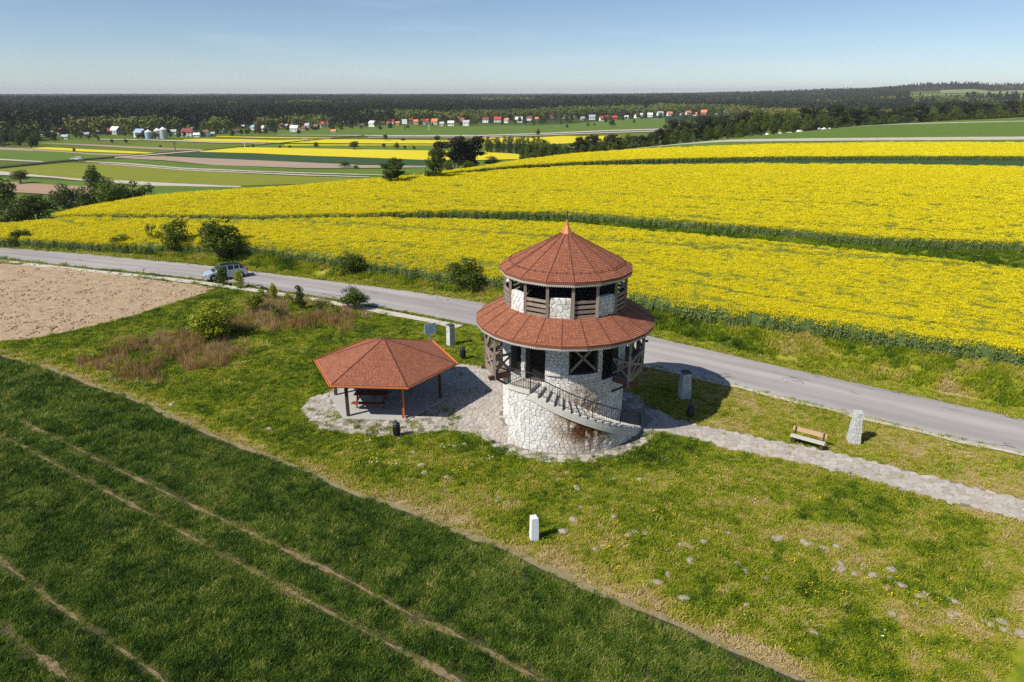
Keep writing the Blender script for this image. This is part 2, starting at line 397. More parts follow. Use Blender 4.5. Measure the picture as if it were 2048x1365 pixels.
M['conifer'] = m_forest('forest_conifer', (.014, .024, .011), (.030, .042, .017), (.07, .078, .028))
M['decid'] = m_forest('forest_deciduous', (.05, .075, .015), (.13, .16, .03), (.24, .19, .06))

# ------------------------------------------------------------------ world polygons of the near ground
def wp(L, z=0): return [tuple(at(x, y, z)) for x, y in L]
CROPB = [(-260, 610), (0, 712), (102, 739), (188, 773), (290, 807), (376, 852), (478, 893), (598, 937), (700, 982), (802, 1018), (912, 1064), (1042, 1112), (1137, 1160), (1233, 1204), (1298, 1228), (1397, 1269), (1457, 1295), (1553, 1339), (1700, 1400)]
BND = [tuple(at(*p)) for p in CROPB]
b0 = np.array(BND[-1]) - np.array(BND[-3]); b0 /= np.linalg.norm(b0)
BND = BND + [tuple(np.array(BND[-1]) + b0 * 25)]
CROP_POLY = BND + [(BND[-1][0], -12), (-90, -12), (BND[0][0] - 20, BND[0][1])]
PLOUGH_PX = [(-400, 497), (-100, 521), (0, 529), (80, 532), (200, 546), (330, 563), (400, 571), (428, 578), (405, 592), (350, 606), (270, 632), (150, 662), (60, 680), (0, 684), (-80, 682), (-330, 690)]
PLOUGH = wp(PLOUGH_PX)
APRON_PX = [(606, 814), (628, 794), (655, 786), (690, 764), (740, 735), (880, 722), (915, 728), (960, 733), (1010, 745), (1060, 800), (1060, 885), (1010, 892), (985, 880), (940, 868), (890, 860), (830, 870), (760, 874), (690, 868), (640, 858), (612, 838)]
APRON = wp(APRON_PX)
PATH_PX = [(1250, 800), (1296, 812), (1350, 838), (1404, 852), (1541, 881), (1650, 901), (1800, 938), (2048, 1000), (2330, 1085), (2330, 1140), (2048, 1043), (1800, 979), (1650, 938), (1530, 913), (1431, 894), (1426, 888), (1341, 868), (1290, 860), (1240, 850)]
PATH = wp(PATH_PX)
T = np.array([2.96, 36.6]); TR = 3.5; BR = 4.75
SH = np.array([-7.8, 39.1])
SLABP = [(SH[0] + 3.75 * math.cos(R(356 + 60 * i)), SH[1] + 3.75 * math.sin(R(356 + 60 * i))) for i in range(6)]
WEED_PX = [(130, 725), (150, 690), (330, 668), (430, 640), (480, 600), (560, 592), (650, 605), (740, 632), (700, 665), (610, 690), (520, 715), (450, 745), (380, 772), (260, 768)]
WEED = wp(WEED_PX)
TRACKS = [[(36, 842), (126, 884), (219, 932), (314, 978), (427, 1032), (581, 1107), (690, 1158), (779, 1208), (857, 1249), (912, 1269), (1042, 1341), (1120, 1380)],
          [(20, 880), (147, 949), (205, 980), (290, 1025), (390, 1080), (560, 1172), (700, 1249), (843, 1324), (930, 1372)],
          [(-60, 1082), (0, 1121), (92, 1196), (188, 1264), (308, 1346), (350, 1385)],
          [(-40, 1225), (27, 1274), (68, 1305), (137, 1360), (170, 1390)]]
TRW = [[tuple(at(*p)) for p in t] for t in TRACKS]
def near_tint(x, y):
    """0 dark green .. 1 straw, and bare-soil amount, for the meadow near the tower"""
    n = fbm(x * .16, y * .16, 11, 4); n2 = fbm(x * .7, y * .7, 12, 3)
    n3 = vn(x * 2.6, y * 2.6, 13); t = .46 + .19 * (n - .5) + .36 * (n2 - .5) + .26 * (n3 - .5)
    s_near = -sdist(x, y, NEARL); s_far = sdist(x, y, FARL)
    px, py = pix(x, np.maximum(y, 5), 0 * x)
    # dry strip between the road and the paved path
    strip = (x > 6) * sm(9.5, 7, s_near) * sm(-.5, .8, s_near)
    t = t + strip * (.20 + .35 * (fbm(x * .3, y * .3, 21, 3) - .42))
    # worn lower lawn
    low = sm(34, 28, y) * (x > -6) * sm(.45, .62, fbm(x * .28 + 3, y * .4, 31, 3)); t = t + .20 * low
    lr = sm(4, 12, x) * sm(31, 25, y) * sm(.44, .6, fbm(x * .45, y * .6, 32, 4)); t = t + .20 * lr
    # lush band around apron, tower and shelter
    dT = np.hypot(x - T[0], y - T[1]); t = t - .10 * sm(8.5, 6, dT)
    wl = inpoly(x, y, WEED); t = t + wl * (.02 + .35 * (n2 - .45))
    left = sm(-9, -14, x) * (y > 30); t = t - .03 * left
    # road verge beyond the road and the bank
    ver = (s_far > -.3) * (s_far < 1.4); t = np.where(ver, .60 + .25 * (n2 - .5), t)
    bank = (s_far >= 1.4) * (s_far < 9); t = np.where(bank, .40 + 1.35 * (fbm(x * .5, y * .5, 41, 4) - .42) + .1 * (x > 0), t)
    soil = sm(.72, .86, t) * .5
    bd = np.abs(sdist(x, y, BND)); e = .8 * sm(.8, .2, bd + .9 * (fbm(x * .9, y * .9, 51, 3) - .5)); t = t + .30 * sm(1.6, .3, bd); soil = np.maximum(soil, e)
    strip2 = np.abs(sdist(x, y, NEARL)); soil = np.maximum(soil, .5 * sm(.8, .2, strip2))
    return np.clip(t, 0, 1), np.clip(soil, 0, 1)

# ------------------------------------------------------------------ ground sheet to the horizon
az = np.concatenate([np.arange(-180, -46, 4.0), np.arange(-44, 44.01, .22), np.arange(46, 180.1, 4.0)])
rad = np.concatenate([[.5, 6], np.exp(np.linspace(math.log(11), math.log(22000), 660))])
A, Rr = np.meshgrid(R(1) * az, rad); X = Rr * np.sin(A); Y = Rr * np.cos(A)
Z = H(X, Y) - .03
curv = 0
tint, soil = near_tint(X, Y)
farm = sm(90, 160, Rr); gfar = .36 + .25 * (fbm(X * .01, Y * .01, 61, 3) - .5)
woods = sm(760, 1100, Rr + 60 * (fbm(X * .01, Y * .01, 62, 2) - .5)) * (1 - .85 * (sm(1760, 1800, 1024 + FP * X / np.maximum(Y, 1) / .94) * sm(2150, 2300, Rr) * sm(3550, 3400, Rr)))
tint = tint * (1 - farm) + gfar * farm; tint = tint * (1 - woods) - .05 * woods; soil = soil * (1 - farm)
g = npmesh('ground', np.stack([X, Y, Z], -1).reshape(-1, 3), gridF(*X.shape), M['ground'], {'tint': tint.ravel(), 'soil': soil.ravel()}); g['kind'] = 'structure'

# ------------------------------------------------------------------ bands: strips of land between two contour lines
def band(name, mat, top, bot, plane, off, nx=60, ny=4, kind='structure', world=None, rough=0.0, skirt=0, skirt_mat=None, attrs=None):
    top = np.array(top, float); bot = np.array(bot, float)
    if world is None:
        x0 = min(top[0, 0], bot[0, 0]); x1 = max(top[-1, 0], bot[-1, 0])
        u = np.linspace(0, 1, nx)
        def along(L):
            xs = L[0, 0] + u * (L[-1, 0] - L[0, 0]); ys = np.interp(xs, L[:, 0], L[:, 1]); q = at(xs, ys, plane)
            if plane > 0:
                for _ in range(8): q = .5 * q + .5 * at(xs, ys, HPl(q[:, 0], q[:, 1]) + off)
            return q
        a, b = along(top), along(bot)
    else: a, b = world
    v = np.linspace(0, 1, ny)[:, None, None]
    P = b[None] * (1 - v) + a[None] * v            # row 0 = near edge
    X, Y = P[..., 0], P[..., 1]; Z = H(X, Y) + off
    if rough: Z = Z + rough * (fbm(X * .8, Y * .8, 71, 3) - .5)
    ul = np.r_[0, np.cumsum(np.linalg.norm(np.diff(P[0], axis=0), axis=1))]
    wv = np.linalg.norm(P - P[:1], axis=-1)
    UV = np.stack([np.broadcast_to(ul, X.shape), wv], -1)
    V = np.stack([X, Y, Z], -1)
    o = npmesh(name, V.reshape(-1, 3), gridF(*X.shape), mat, uv=UV.reshape(-1, 2)); o['kind'] = kind
    return o, V
def skirt(name, V, off, mat, parent):
    """vertical sides of a standing crop down to the soil"""
    nr, nc, _ = V.shape
    loop = [V[0, i] for i in range(nc)] + [V[j, -1] for j in range(1, nr)] + [V[-1, i] for i in range(nc - 2, -1, -1)] + [V[j, 0] for j in range(nr - 2, 0, -1)]
    L = np.array(loop); n = len(L); B = L.copy(); B[:, 2] -= off
    F = [(i, (i + 1) % n, n + (i + 1) % n, n + i) for i in range(n)]
    o = npmesh(name, np.r_[L, B], F, mat, smooth=False); o.parent = parent; return o
def ext_px(L, l=-500, r=2600):
    L = list(map(tuple, L)); (x0, y0), (x1, y1) = L[0], L[1]; (x2, y2), (x3, y3) = L[-2], L[-1]
    if x0 <= 2: L = [(l, y0 + (y0 - y1) / (x1 - x0) * (x0 - l) * .6)] + L
    if x3 >= 2046: L = L + [(r, y3 + (y3 - y2) / (x3 - x2) * (r - x3) * .6)]
    return L
# road
b = np.array(FAR), np.array(NEAR)
ro, _ = band('road', M['road'], [(0, 0)], [(0, 0)], 0, .035, ny=7, world=(b[0], b[1]))
# pale gutter / narrow footway along the near edge
def offset_line(L, d):
    L = np.array(L); t = np.gradient(L, axis=0); t /= np.linalg.norm(t, axis=1)[:, None]
    return L + np.stack([-t[:, 1], t[:, 0]], 1) * d
nl = NEAR[(NEAR[:, 0] > -130)]; leftpart = nl[nl[:, 0] < -2.5]; rightpart = nl[nl[:, 0] > 6]
wob = .12 * np.sin(np.arange(len(leftpart)) * 1.7)[:, None]
band('footway', M['kerb'], [], [], 0, .05, ny=3, world=(offset_line(leftpart, -.55), offset_line(leftpart, -1.5) + wob * .6))
band('kerb_strip', M['kerb'], [], [], 0, .045, ny=3, world=(offset_line(rightpart, -.02), offset_line(rightpart, -.42) + .1 * np.sin(np.arange(len(rightpart)) * 2.3)[:, None]))
kb = NEAR[(NEAR[:, 0] < -2)]

# standing rapeseed: three fields
RA_b = [(0, 475), (250, 487), (400, 487), (520, 490), (700, 515), (870, 540), (1000, 553), (1260, 585), (1400, 611), (1676, 646), (1800, 665), (2048, 700)]
RA_t = [(0, 447), (150, 434), (330, 437), (520, 440), (700, 437), (900, 438), (1130, 447), (1300, 462), (1629, 493), (2048, 537)]
RB_b = [(107, 426), (330, 430), (520, 431), (700, 428), (900, 421), (1130, 424), (1300, 436), (1556, 455), (1775, 475), (2048, 484)]
RB_t = [(107, 411), (317, 383), (600, 369), (771, 359), (908, 349), (1010, 341), (1147, 333), (1300, 331), (1531, 328), (1780, 330), (2048, 334)]
RC_b = [(600, 369), (771, 357), (908, 343), (1010, 333), (1147, 324), (1300, 318), (1531, 313), (1780, 312), (2048, 312)]
RC_t = [(600, 368.5), (737, 357), (839, 349), (942, 336), (1044, 319), (1147, 307), (1300, 297), (1531, 289), (1780, 285), (2048, 285)]
CT = 1.15
rapes = []
for nm, t_, b_, nx, ny in (('rapeseed_field', RA_t, RA_b, 500, 40), ('rapeseed_field', RB_t, RB_b, 420, 60), ('rapeseed_field', RC_t, RC_b, 240, 30)):
    o, V = band(nm, M['rape'], ext_px(t_), ext_px(b_), BH + CT + .1, CT, nx, ny, rough=.35)
    o['kind'] = 'stuff'; q_ = o.data.attributes.new('near', 'FLOAT', 'POINT'); rr_ = np.hypot(V[..., 0], V[..., 1]).ravel(); q_.data.foreach_set('value', sm(210, 110, rr_).astype(np.float32))
    skirt('stem_edge', V, CT, M['stemwall'], o); rapes.append(V)
tag(bpy.data.objects['rapeseed_field'], 'yellow flowering rapeseed nearest the road bank', 'rapeseed field')
tag(bpy.data.objects['rapeseed_field.001'], 'broad yellow rapeseed field beyond the first grassy gap', 'rapeseed field')
tag(bpy.data.objects['rapeseed_field.002'], 'farthest yellow rapeseed strip along the crest of the slope', 'rapeseed field')

# hill strips beyond the rapeseed
G_dark = m_field('field_dark_green', [(.3, (.022, .055, .016)), (.6, (.038, .085, .022))])
G_mid = m_field('field_green', [(.3, (.06, .12, .010)), (.6, (.13, .20, .018))])
G_lime = m_field('field_yellow_green', [(.3, (.15, .18, .012)), (.6, (.23, .25, .016))])
G_soil = m_field('field_pink_soil', [(.3, (.30, .21, .15)), (.6, (.42, .31, .23))])
G_pale = m_field('field_pale_track', [(.3, (.42, .36, .29)), (.6, (.56, .49, .41))])
G_yel = m_field('field_far_rapeseed', [(.3, (.58, .47, .01)), (.6, (.72, .60, .012))], bump=.1)
G_brown = m_field('field_brown', [(.3, (.32, .20, .13)), (.6, (.42, .28, .19))])
G_ditch = m_field('ditch_dark', [(.3, (.035, .035, .012)), (.6, (.07, .06, .025))])
def HB(nm, m, t, b_, off=.25, nx=120, ny=6): return band(nm, m, ext_px(t), ext_px(b_), BH + off, off, nx, ny)[0]
HB('crop_strip', G_dark, [(771, 357.5), (908, 345.5), (1010, 336), (1147, 328), (1300, 323), (1531, 319), (1780, 318), (2048, 320)], [(771, 358.5), (908, 349.5), (1010, 342), (1147, 336), (1300, 334), (1531, 333), (1780, 334), (2048, 338)], .08)
HB('grass_strip', G_mid, [(1044, 317), (1147, 303), (1200, 297.5), (1300, 290), (1448, 283), (1614, 279), (2048, 278)], [(1044, 319), (1147, 307), (1300, 297), (1531, 289), (1780, 285), (2048, 285)], .3)
HB('farm_track', G_pale, [(1150, 300.5), (1200, 295.5), (1300, 287), (1448, 279.5), (1614, 277), (1780, 275.5), (2048, 273.5)], [(1150, 301), (1200, 297.8), (1300, 290.5), (1448, 284), (1614, 282), (1780, 281), (2048, 279.5)], .34)
HB('meadow', G_mid, [(1150, 300), (1300, 284), (1448, 273), (1552, 262), (1700, 250), (1850, 243), (2048, 236)], [(1150, 300.7), (1200, 296), (1300, 287.5), (1448, 280), (1614, 277.5), (1780, 276), (2048, 274)], .3, ny=20)
HB('rapeseed_strip', G_yel, [(1900, 235.6), (1960, 231), (2048, 226.5)], [(1900, 236.3), (1960, 234), (2048, 231)], .6)
HB('pale_verge', G_pale, [(1480, 263.5), (1550, 255.5), (1700, 250.3), (1880, 245.6), (2048, 242)], [(1480, 264.5), (1550, 256.8), (1700, 251.6), (1880, 247.0), (2048, 243.2)], .35)
# valley strips
VB = []
def vb(nm, m, t, b_, off=.5, nx=50, e=True):
    VB.append(1); o_ = .12 + len(VB) * .014
    return band(nm, m, ext_px(t) if e else t, ext_px(b_) if e else b_, VAL, o_, 170, 14)[0]
vb('crop_strip', G_mid, [(0, 299), (114, 304), (178, 309), (254, 312)], [(0, 320), (89, 325), (150, 324), (254, 313)])
vb('soil_strip', G_soil, [(0, 296.3), (76, 299), (178, 307.8), (270, 310.4)], [(0, 300.8), (114, 305), (178, 310.3), (262, 313.5)])
vb('rapeseed_strip', G_yel, [(63, 297.6), (89, 295.7), (260, 304), (319, 307.6)], [(63, 298), (152, 304), (260, 308.4), (310, 309)])
vb('soil_strip', G_soil, [(86, 287.7), (190, 290.6), (260, 293.8), (341, 297.6), (418, 301)], [(86, 288.7), (190, 293.6), (260, 297.5), (341, 301.2), (405, 303)])
vb('soil_strip', G_pale, [(0, 319.2), (89, 325)], [(0, 321.9), (89, 327)])
vb('crop_strip', G_lime, [(0, 341), (43, 336), (127, 329), (178, 328), (330, 339), (520, 349.5), (600, 353.5), (735, 357)], [(0, 344), (152, 358), (305, 365), (482, 373), (610, 369), (735, 358)], nx=90)
vb('crop_strip', G_mid, [(0, 357), (152, 364), (305, 372), (560, 376)], [(0, 365), (152, 384), (305, 392), (560, 382)], .3)
vb('crop_strip', G_mid, [(180, 326.5), (270, 320), (405, 330), (600, 339), (780, 339), (850, 337)], [(180, 326.8), (260, 329), (367, 337), (600, 346), (771, 351), (850, 348)])
vb('soil_strip', G_pale, [(0, 344.4), (51, 349.5), (152, 358.4), (229, 361.7), (305, 365.5), (482, 373.6)], [(0, 352), (102, 357), (152, 362), (305, 372.4), (482, 375.7)])
vb('soil_field', G_brown, [(0, 363.5), (38, 367.3), (127, 372.4), (180, 374)], [(0, 385), (61, 388), (109, 391), (180, 394)])
vb('farm_track', G_pale, [(159, 324.3), (260, 328.4), (367, 337), (520, 343.2), (600, 346), (771, 351)], [(159, 325.5), (260, 331), (367, 339.3), (520, 345), (600, 348), (771, 352.3)])
vb('farm_track', G_pale, [(200, 329), (260, 332.2), (367, 340.3), (520, 346.5), (600, 350), (740, 355)], [(200, 330), (260, 334), (367, 342), (520, 348.4), (600, 352.3), (740, 356)])
vb('crop_strip', G_dark, [(329, 311.4), (392, 305.8), (500, 308.4), (607, 313), (740, 317.4), (853, 322)], [(329, 312), (430, 319.3), (500, 322), (670, 329), (740, 331), (853, 334)])
vb('soil_strip', G_soil, [(240, 318), (303, 314.2), (405, 318), (500, 321.7), (670, 329), (723, 331.5), (853, 333.6)], [(240, 318.6), (329, 323), (430, 332), (500, 334), (600, 337.5), (668, 338), (853, 336.6)])
vb('rapeseed_strip', G_yel, [(399, 304.6), (456, 297.6), (500, 296.5), (740, 301.6), (855, 303.3), (980, 306), (1046, 311)], [(399, 305.8), (500, 308.4), (607, 313), (740, 317.4), (855, 322), (961, 322), (1046, 320)])
vb('crop_strip', G_mid, [(500, 289), (740, 294), (868, 294), (960, 296)], [(500, 296.3), (740, 301.4), (855, 303.1), (960, 305)])
vb('rapeseed_strip', G_yel, [(367, 281), (405, 279.6), (500, 281), (556, 282.5), (626, 281), (740, 281.2), (868, 283), (960, 284)], [(367, 282.4), (430, 285), (500, 286.5), (550, 287.6), (740, 289.5), (868, 290), (960, 291)])
vb('rapeseed_strip', G_yel, [(569, 291.3), (740, 291.8), (868, 292), (960, 293)], [(569, 293.2), (740, 293.6), (868, 293.7), (960, 295)])
vb('rapeseed_strip', G_yel, [(433, 274), (481, 275.4), (556, 276.8), (668, 278)], [(433, 275.6), (481, 277), (556, 278.8), (668, 279)])
vb('rapeseed_strip', G_yel, [(940, 277.6), (1068, 277.6), (1125, 274), (1158, 275), (1240, 273)], [(940, 290), (1068, 291), (1125, 290), (1158, 288), (1240, 284)])
vb('meadow', G_mid, [(556, 262), (720, 258), (868, 258), (960, 256), (1087, 252), (1220, 242), (1330, 236)], [(556, 271), (720, 272.6), (868, 272), (960, 271.5), (1087, 267), (1220, 261.3), (1330, 258)], nx=80)
vb('farm_track', G_pale, [(556, 271.7), (721, 272.7), (777, 272.7), (870, 272.2), (960, 271.9), (1087, 267.4), (1220, 261.7), (1330, 258.6)], [(556, 273), (721, 274), (777, 275), (870, 274.6), (960, 274.2), (1087, 269.6), (1220, 264.2), (1330, 261)])
vb('farm_track', G_ditch, [(777, 275), (870, 274.6), (960, 274.2), (1087, 269.6), (1220, 264.2), (1330, 261)], [(777, 276.2), (870, 275.9), (960, 275.7), (1087, 271.3), (1220, 266.2), (1330, 262.6)])
vb('farm_track', G_pale, [(736, 276.6), (870, 275.9), (960, 275.7), (1087, 271.3), (1220, 266.2), (1330, 262.6)], [(736, 277.8), (870, 277.4), (960, 277.2), (1087, 272.9), (1220, 268.2), (1330, 264.5)])
vb('farm_track', G_pale, [(190, 280.6), (300, 281.4), (360, 283.0), (430, 285.6), (530, 288.5)], [(190, 281.8), (300, 283), (360, 285), (430, 287.6), (530, 289.6)])
vb('ditch', G_ditch, [(0, 335.3), (130, 322.7), (260, 312.8), (329, 306.5), (405, 302.4), (556, 288.2), (607, 283.3), (670, 278.2), (730, 272.6)], [(0, 338.4), (130, 325.3), (260, 315), (329, 308.6), (405, 304), (556, 289.7), (607, 285), (670, 279.4), (730, 273.4)], nx=90)
vb('farm_track', G_pale, [(230, 317.4), (316, 310), (392, 304.0), (405, 303)], [(230, 319.2), (316, 311.8), (392, 305.6), (405, 304.4)])
# far pale fields under the wooded ridge
def far_field(nm, m, px0, px1, r0, r1, off):
    u = np.linspace(px0, px1, 60); azr = np.arctan((u - 1024) / FP * .94)
    a = np.stack([np.sin(azr) * r1, np.cos(azr) * r1], 1); b_ = np.stack([np.sin(azr) * r0, np.cos(azr) * r0], 1)
    return band(nm, m, [], [], 0, off, ny=14, world=(a, b_))
G_haze = m_field('field_far_green', [(.3, (.17, .21, .07)), (.6, (.24, .27, .10))])
far_field('far_meadow', G_haze, 1795, 2500, 2350, 2900, 2.0); far_field('far_meadow', G_haze, 1880, 2500, 2980, 3450, 2.0)

# ------------------------------------------------------------------ scatter engine
def proto_col(name, objs):
    c = bpy.data.collections.new(name)
    for o in objs: c.objects.link(o)
    return c
def pobj(mb, name, mats):
    me = mb.mesh(name)
    for m in mats: me.materials.append(m)
    if len(mats) > 1: me.polygons.foreach_set('material_index', mb.m)
    return bpy.data.objects.new(name, me)
def scatter(name, P, sc, rot, tint, col, tilt=None):
    me = bpy.data.meshes.new(name); P = np.asarray(P, np.float32); me.vertices.add(len(P)); me.vertices.foreach_set('co', P.ravel())
    for k, a in (('sc', sc), ('rot', rot), ('tint', tint)):
        q = me.attributes.new(k, 'FLOAT', 'POINT'); q.data.foreach_set('value', np.asarray(a, np.float32))
    q = me.attributes.new('pick', 'INT', 'POINT'); q.data.foreach_set('value', rng.integers(0, len(col.objects), len(P)).astype(np.int32))
    o = bpy.data.objects.new(name, me); COL.objects.link(o); o['kind'] = 'stuff'
    ng = bpy.data.node_groups.new(name, 'GeometryNodeTree')
    ng.interface.new_socket('Geometry', in_out='INPUT', socket_type='NodeSocketGeometry'); ng.interface.new_socket('Geometry', in_out='OUTPUT', socket_type='NodeSocketGeometry')
    N = ng.nodes.new; L = ng.links.new
    gi, go = N('NodeGroupInput'), N('NodeGroupOutput'); ip = N('GeometryNodeInstanceOnPoints'); ci = N('GeometryNodeCollectionInfo')
    ci.inputs['Collection'].default_value = col; ci.inputs['Separate Children'].default_value = True; ci.inputs['Reset Children'].default_value = True
    def na(n, t='FLOAT'):
        x = N('GeometryNodeInputNamedAttribute'); x.data_type = t; x.inputs[0].default_value = n; return x.outputs[0]
    cx = N('ShaderNodeCombineXYZ'); L(na('rot'), cx.inputs[2])
    L(gi.outputs[0], ip.inputs['Points']); L(ci.outputs[0], ip.inputs['Instance']); ip.inputs['Pick Instance'].default_value = True
    L(na('pick', 'INT'), ip.inputs['Instance Index']); L(cx.outputs[0], ip.inputs['Rotation']); L(na('sc'), ip.inputs['Scale'])
    L(ip.outputs[0], go.inputs[0])
    md = o.modifiers.new('scatter', 'NODES'); md.node_group = ng
    return o
def cells(az0, az1, r0, r1, dens, step=1.0):
    """random points in a sector with density dens(x,y) per square metre"""
    out_ = []
    rr = r0
    while rr < r1:
        dr = max(step, rr * .03); na_ = max(1, int(R(az1 - az0) * rr / dr)); a = R(az0) + (np.arange(na_) + .5) / na_ * R(az1 - az0)
        x = np.sin(a) * (rr + dr / 2); y = np.cos(a) * (rr + dr / 2); d = dens(x, y) * dr * (R(az1 - az0) * rr / na_)
        n = rng.poisson(d); i = np.repeat(np.arange(na_), n)
        q = a[i] + (rng.random(len(i)) - .5) / na_ * R(az1 - az0); r_ = rr + dr * rng.random(len(i))
        out_.append(np.stack([np.sin(q) * r_, np.cos(q) * r_], 1)); rr += dr
    return np.concatenate(out_)
def blades(n, rad, h, wd, lean=.5, m=0, mb=None):
    mb = mb or MB()
    for i in range(n):
        a = random.random() * 6.28; r_ = rad * math.sqrt(random.random()); x, y = r_ * math.cos(a), r_ * math.sin(a)
        b_ = random.random() * 6.28; hh = h * random.uniform(.55, 1.1); wx, wy = math.cos(b_) * wd / 2, math.sin(b_) * wd / 2
        la = random.random() * 6.28; l = lean * hh * random.uniform(.2, 1)
        mx_, my_ = x + math.cos(la) * l * .35, y + math.sin(la) * l * .35; tx, ty = x + math.cos(la) * l, y + math.sin(la) * l
        mb.add([(x - wx, y - wy, 0), (x + wx, y + wy, 0), (mx_ + wx * .8, my_ + wy * .8, hh * .55), (mx_ - wx * .8, my_ - wy * .8, hh * .55), (tx, ty, hh * random.uniform(.85, 1))], [(0, 1, 2, 3), (3, 2, 4)], m)
    return mb
def leafquad(mb, c, s, m=0, flat=0.0, nrm=None):
    n = Vector((random.gauss(0, 1), random.gauss(0, 1), random.gauss(0, 1) + flat * 2))
    if nrm is not None: n = n * .9 + Vector(nrm) * 1.3
    n.normalize(); t = n.cross(Vector((random.random() - .5, random.random() - .5, random.random() - .5))).normalized(); b_ = n.cross(t)
    c = Vector(c); t = t * s * .5; b_ = b_ * s * .5 * random.uniform(.6, 1)
    mb.add([c - t, c - b_ * .9, c + t, c + b_ * .9], [(0, 1, 2, 3)], m)
lawn_p = proto_col('lawn_protos', [pobj(blades(22, .15, random.uniform(.07,.16), .026, 1.3), 'tuft', [M['grass']]) for _ in range(4)])
long_p = proto_col('long_protos', [pobj(blades(30, .2, .32, .032, 1.0), 'tuft', [M['grass']]) for _ in range(4)])
crop_p = proto_col('crop_protos', [pobj(blades(26, .17, .19, .021, .9), 'tuft', [M['crop']]) for _ in range(4)])
straw_p = proto_col('straw_protos', [pobj(blades(18, .22, .75, .022, .35), 'tuft', [M['straw']]) for _ in range(4)])
def exclude(x, y, m=.0):
    e = inpoly(x, y, SLABP) | (np.hypot(x - T[0], y - T[1]) < 5.0)
    sn = -sdist(x, y, NEARL); sf = sdist(x, y, FARL)
    w1 = .55 * np.clip(vn(x * 1.3, y * 1.3, 160) - .45, 0, 1); e |= (sn < -.05 - w1) & (sf < .05 - w1) if False else (sn < -w1) & (sf < -w1)
    return e
# lawn
def dl(x, y):
    r_ = np.hypot(x, y); return np.minimum(70, 70 * (34 / r_) ** 2)
P = cells(-43, 43, 15, 112, dl)
x, y = P.T; ti, so_ = near_tint(x, y)
foot = ((-sdist(x, y, NEARL)) < 1.5) & ((-sdist(x, y, NEARL)) > .5) & (x < -2)
keep = ~exclude(x, y) & ~inpoly(x, y, CROP_POLY) & ~inpoly(x, y, PLOUGH) & (sdist(x, y, FARL) < 1.5) & (rng.random(len(x)) > so_ * .62) & ~(foot & (rng.random(len(x)) > .12))
pav = inpoly(x, y, PATH); keep &= ~(pav & (rng.random(len(x)) > .03))
ap = inpoly(x, y, APRON); sparse = np.where((x < -3.2) & (y < 37.5), .38, .07) * (fbm(x * 1.1, y * 1.1, 81, 2) > .45); keep &= ~(ap & (rng.random(len(x)) > sparse))
ring = np.hypot(x - T[0], y - T[1]); keep &= ~((ring < 5.55) & (rng.random(len(x)) > .35))
P = P[keep]; x, y = P.T; ti = ti[keep] + rng.normal(0, .13, len(x)); z = H(x, y)
r_ = np.hypot(x, y)
o = scatter('lawn_grass', np.stack([x, y, z - .01], 1), rng.uniform(.7, 1.25, len(x)) * np.clip(r_ / 42, 1, 2.2) * (1 + .6 * (fbm(x * .5, y * .5, 91, 3) - .5)), rng.random(len(x)) * 6.28, ti + .20 * (vn(x * 4.5, y * 4.5, 92) - .5), lawn_p)
tag(o, 'short green and straw coloured lawn grass around the tower', 'grass')
print('lawn', len(x))
# taller grass: bank beyond the road, meadow edges, around posts
def dt(x, y):
    s = sdist(x, y, FARL); r_ = np.hypot(x, y)
    b_ = ((s > 1.3) & (s < 11)) * 22.0
    wl = inpoly(x, y, WEED) * 9.0
    up = ((-sdist(x, y, NEARL) > 1.6) & (x < -10) & (y > 33)) * 6 * sm(.42, .6, fbm(x * .3, y * .3, 92, 2))
    ed = ((sdist(x, y, BND) < 1.6) & (sdist(x, y, BND) > .3)) * 5 * sm(.4, .6, fbm(x * .5, y * .5, 93, 2))
    rg = ((np.hypot(x - T[0], y - T[1]) < 8.5) & (np.hypot(x - T[0], y - T[1]) > 5.6)) * 7 * sm(.4, .6, fbm(x * .5, y * .5, 94, 2))
    return np.maximum.reduce([b_, wl, up, ed, rg]) * np.minimum(1, (60 / r_) ** 2 * 1.3)
P = cells(-43, 43, 16, 150, dt); x, y = P.T; ti, _ = near_tint(x, y)
keep = ~exclude(x, y) & ~inpoly(x, y, PLOUGH) & ~inpoly(x, y, CROP_POLY) & ~inpoly(x, y, PATH) & ~inpoly(x, y, APRON); P = P[keep]; x, y = P.T; ti = ti[keep] - .02; r_ = np.hypot(x, y)
gaps = (sdist(x, y, FARL) > 1.4)
o = scatter('long_grass', np.stack([x, y, H(x, y) - .02], 1), rng.uniform(.6, 1.25, len(x)) * np.clip(r_ / 60, .9, 1.8) * np.where(gaps, 1.2, .8), rng.random(len(x)) * 6.28, ti + rng.normal(0, .07, len(x)), long_p)
tag(o, 'long tussocky grass on the road bank and meadow edges', 'grass'); print('long', len(x))
# grassy gap between the two rapeseed fields
gp, GV = band('gap', M['ground'], ext_px(RB_b), ext_px(RA_t), BH, .02, 300, 4); bpy.data.objects.remove(gp)
def sample_grid(V, dens):
    a = V[:-1, :-1]; e1 = V[:-1, 1:] - a; e2 = V[1:, :-1] - a; ar = np.abs(e1[..., 0] * e2[..., 1] - e1[..., 1] * e2[..., 0])
    c = a + (e1 + e2) / 2; azm = np.abs(c[..., 0]) < c[..., 1] * .84 + 4
    n = rng.poisson(ar * dens(c[..., 0], c[..., 1]) * azm); idx = np.repeat(np.arange(n.size), n.ravel())
    A_, E1, E2 = a.reshape(-1, 3)[idx], e1.reshape(-1, 3)[idx], e2.reshape(-1, 3)[idx]
    u, v = rng.random((2, len(idx), 1)); return A_ + E1 * u + E2 * v
P = sample_grid(GV, lambda x, y: 7 * np.minimum(1, (60 / np.hypot(x, y)) ** 2)); x, y, z = P.T
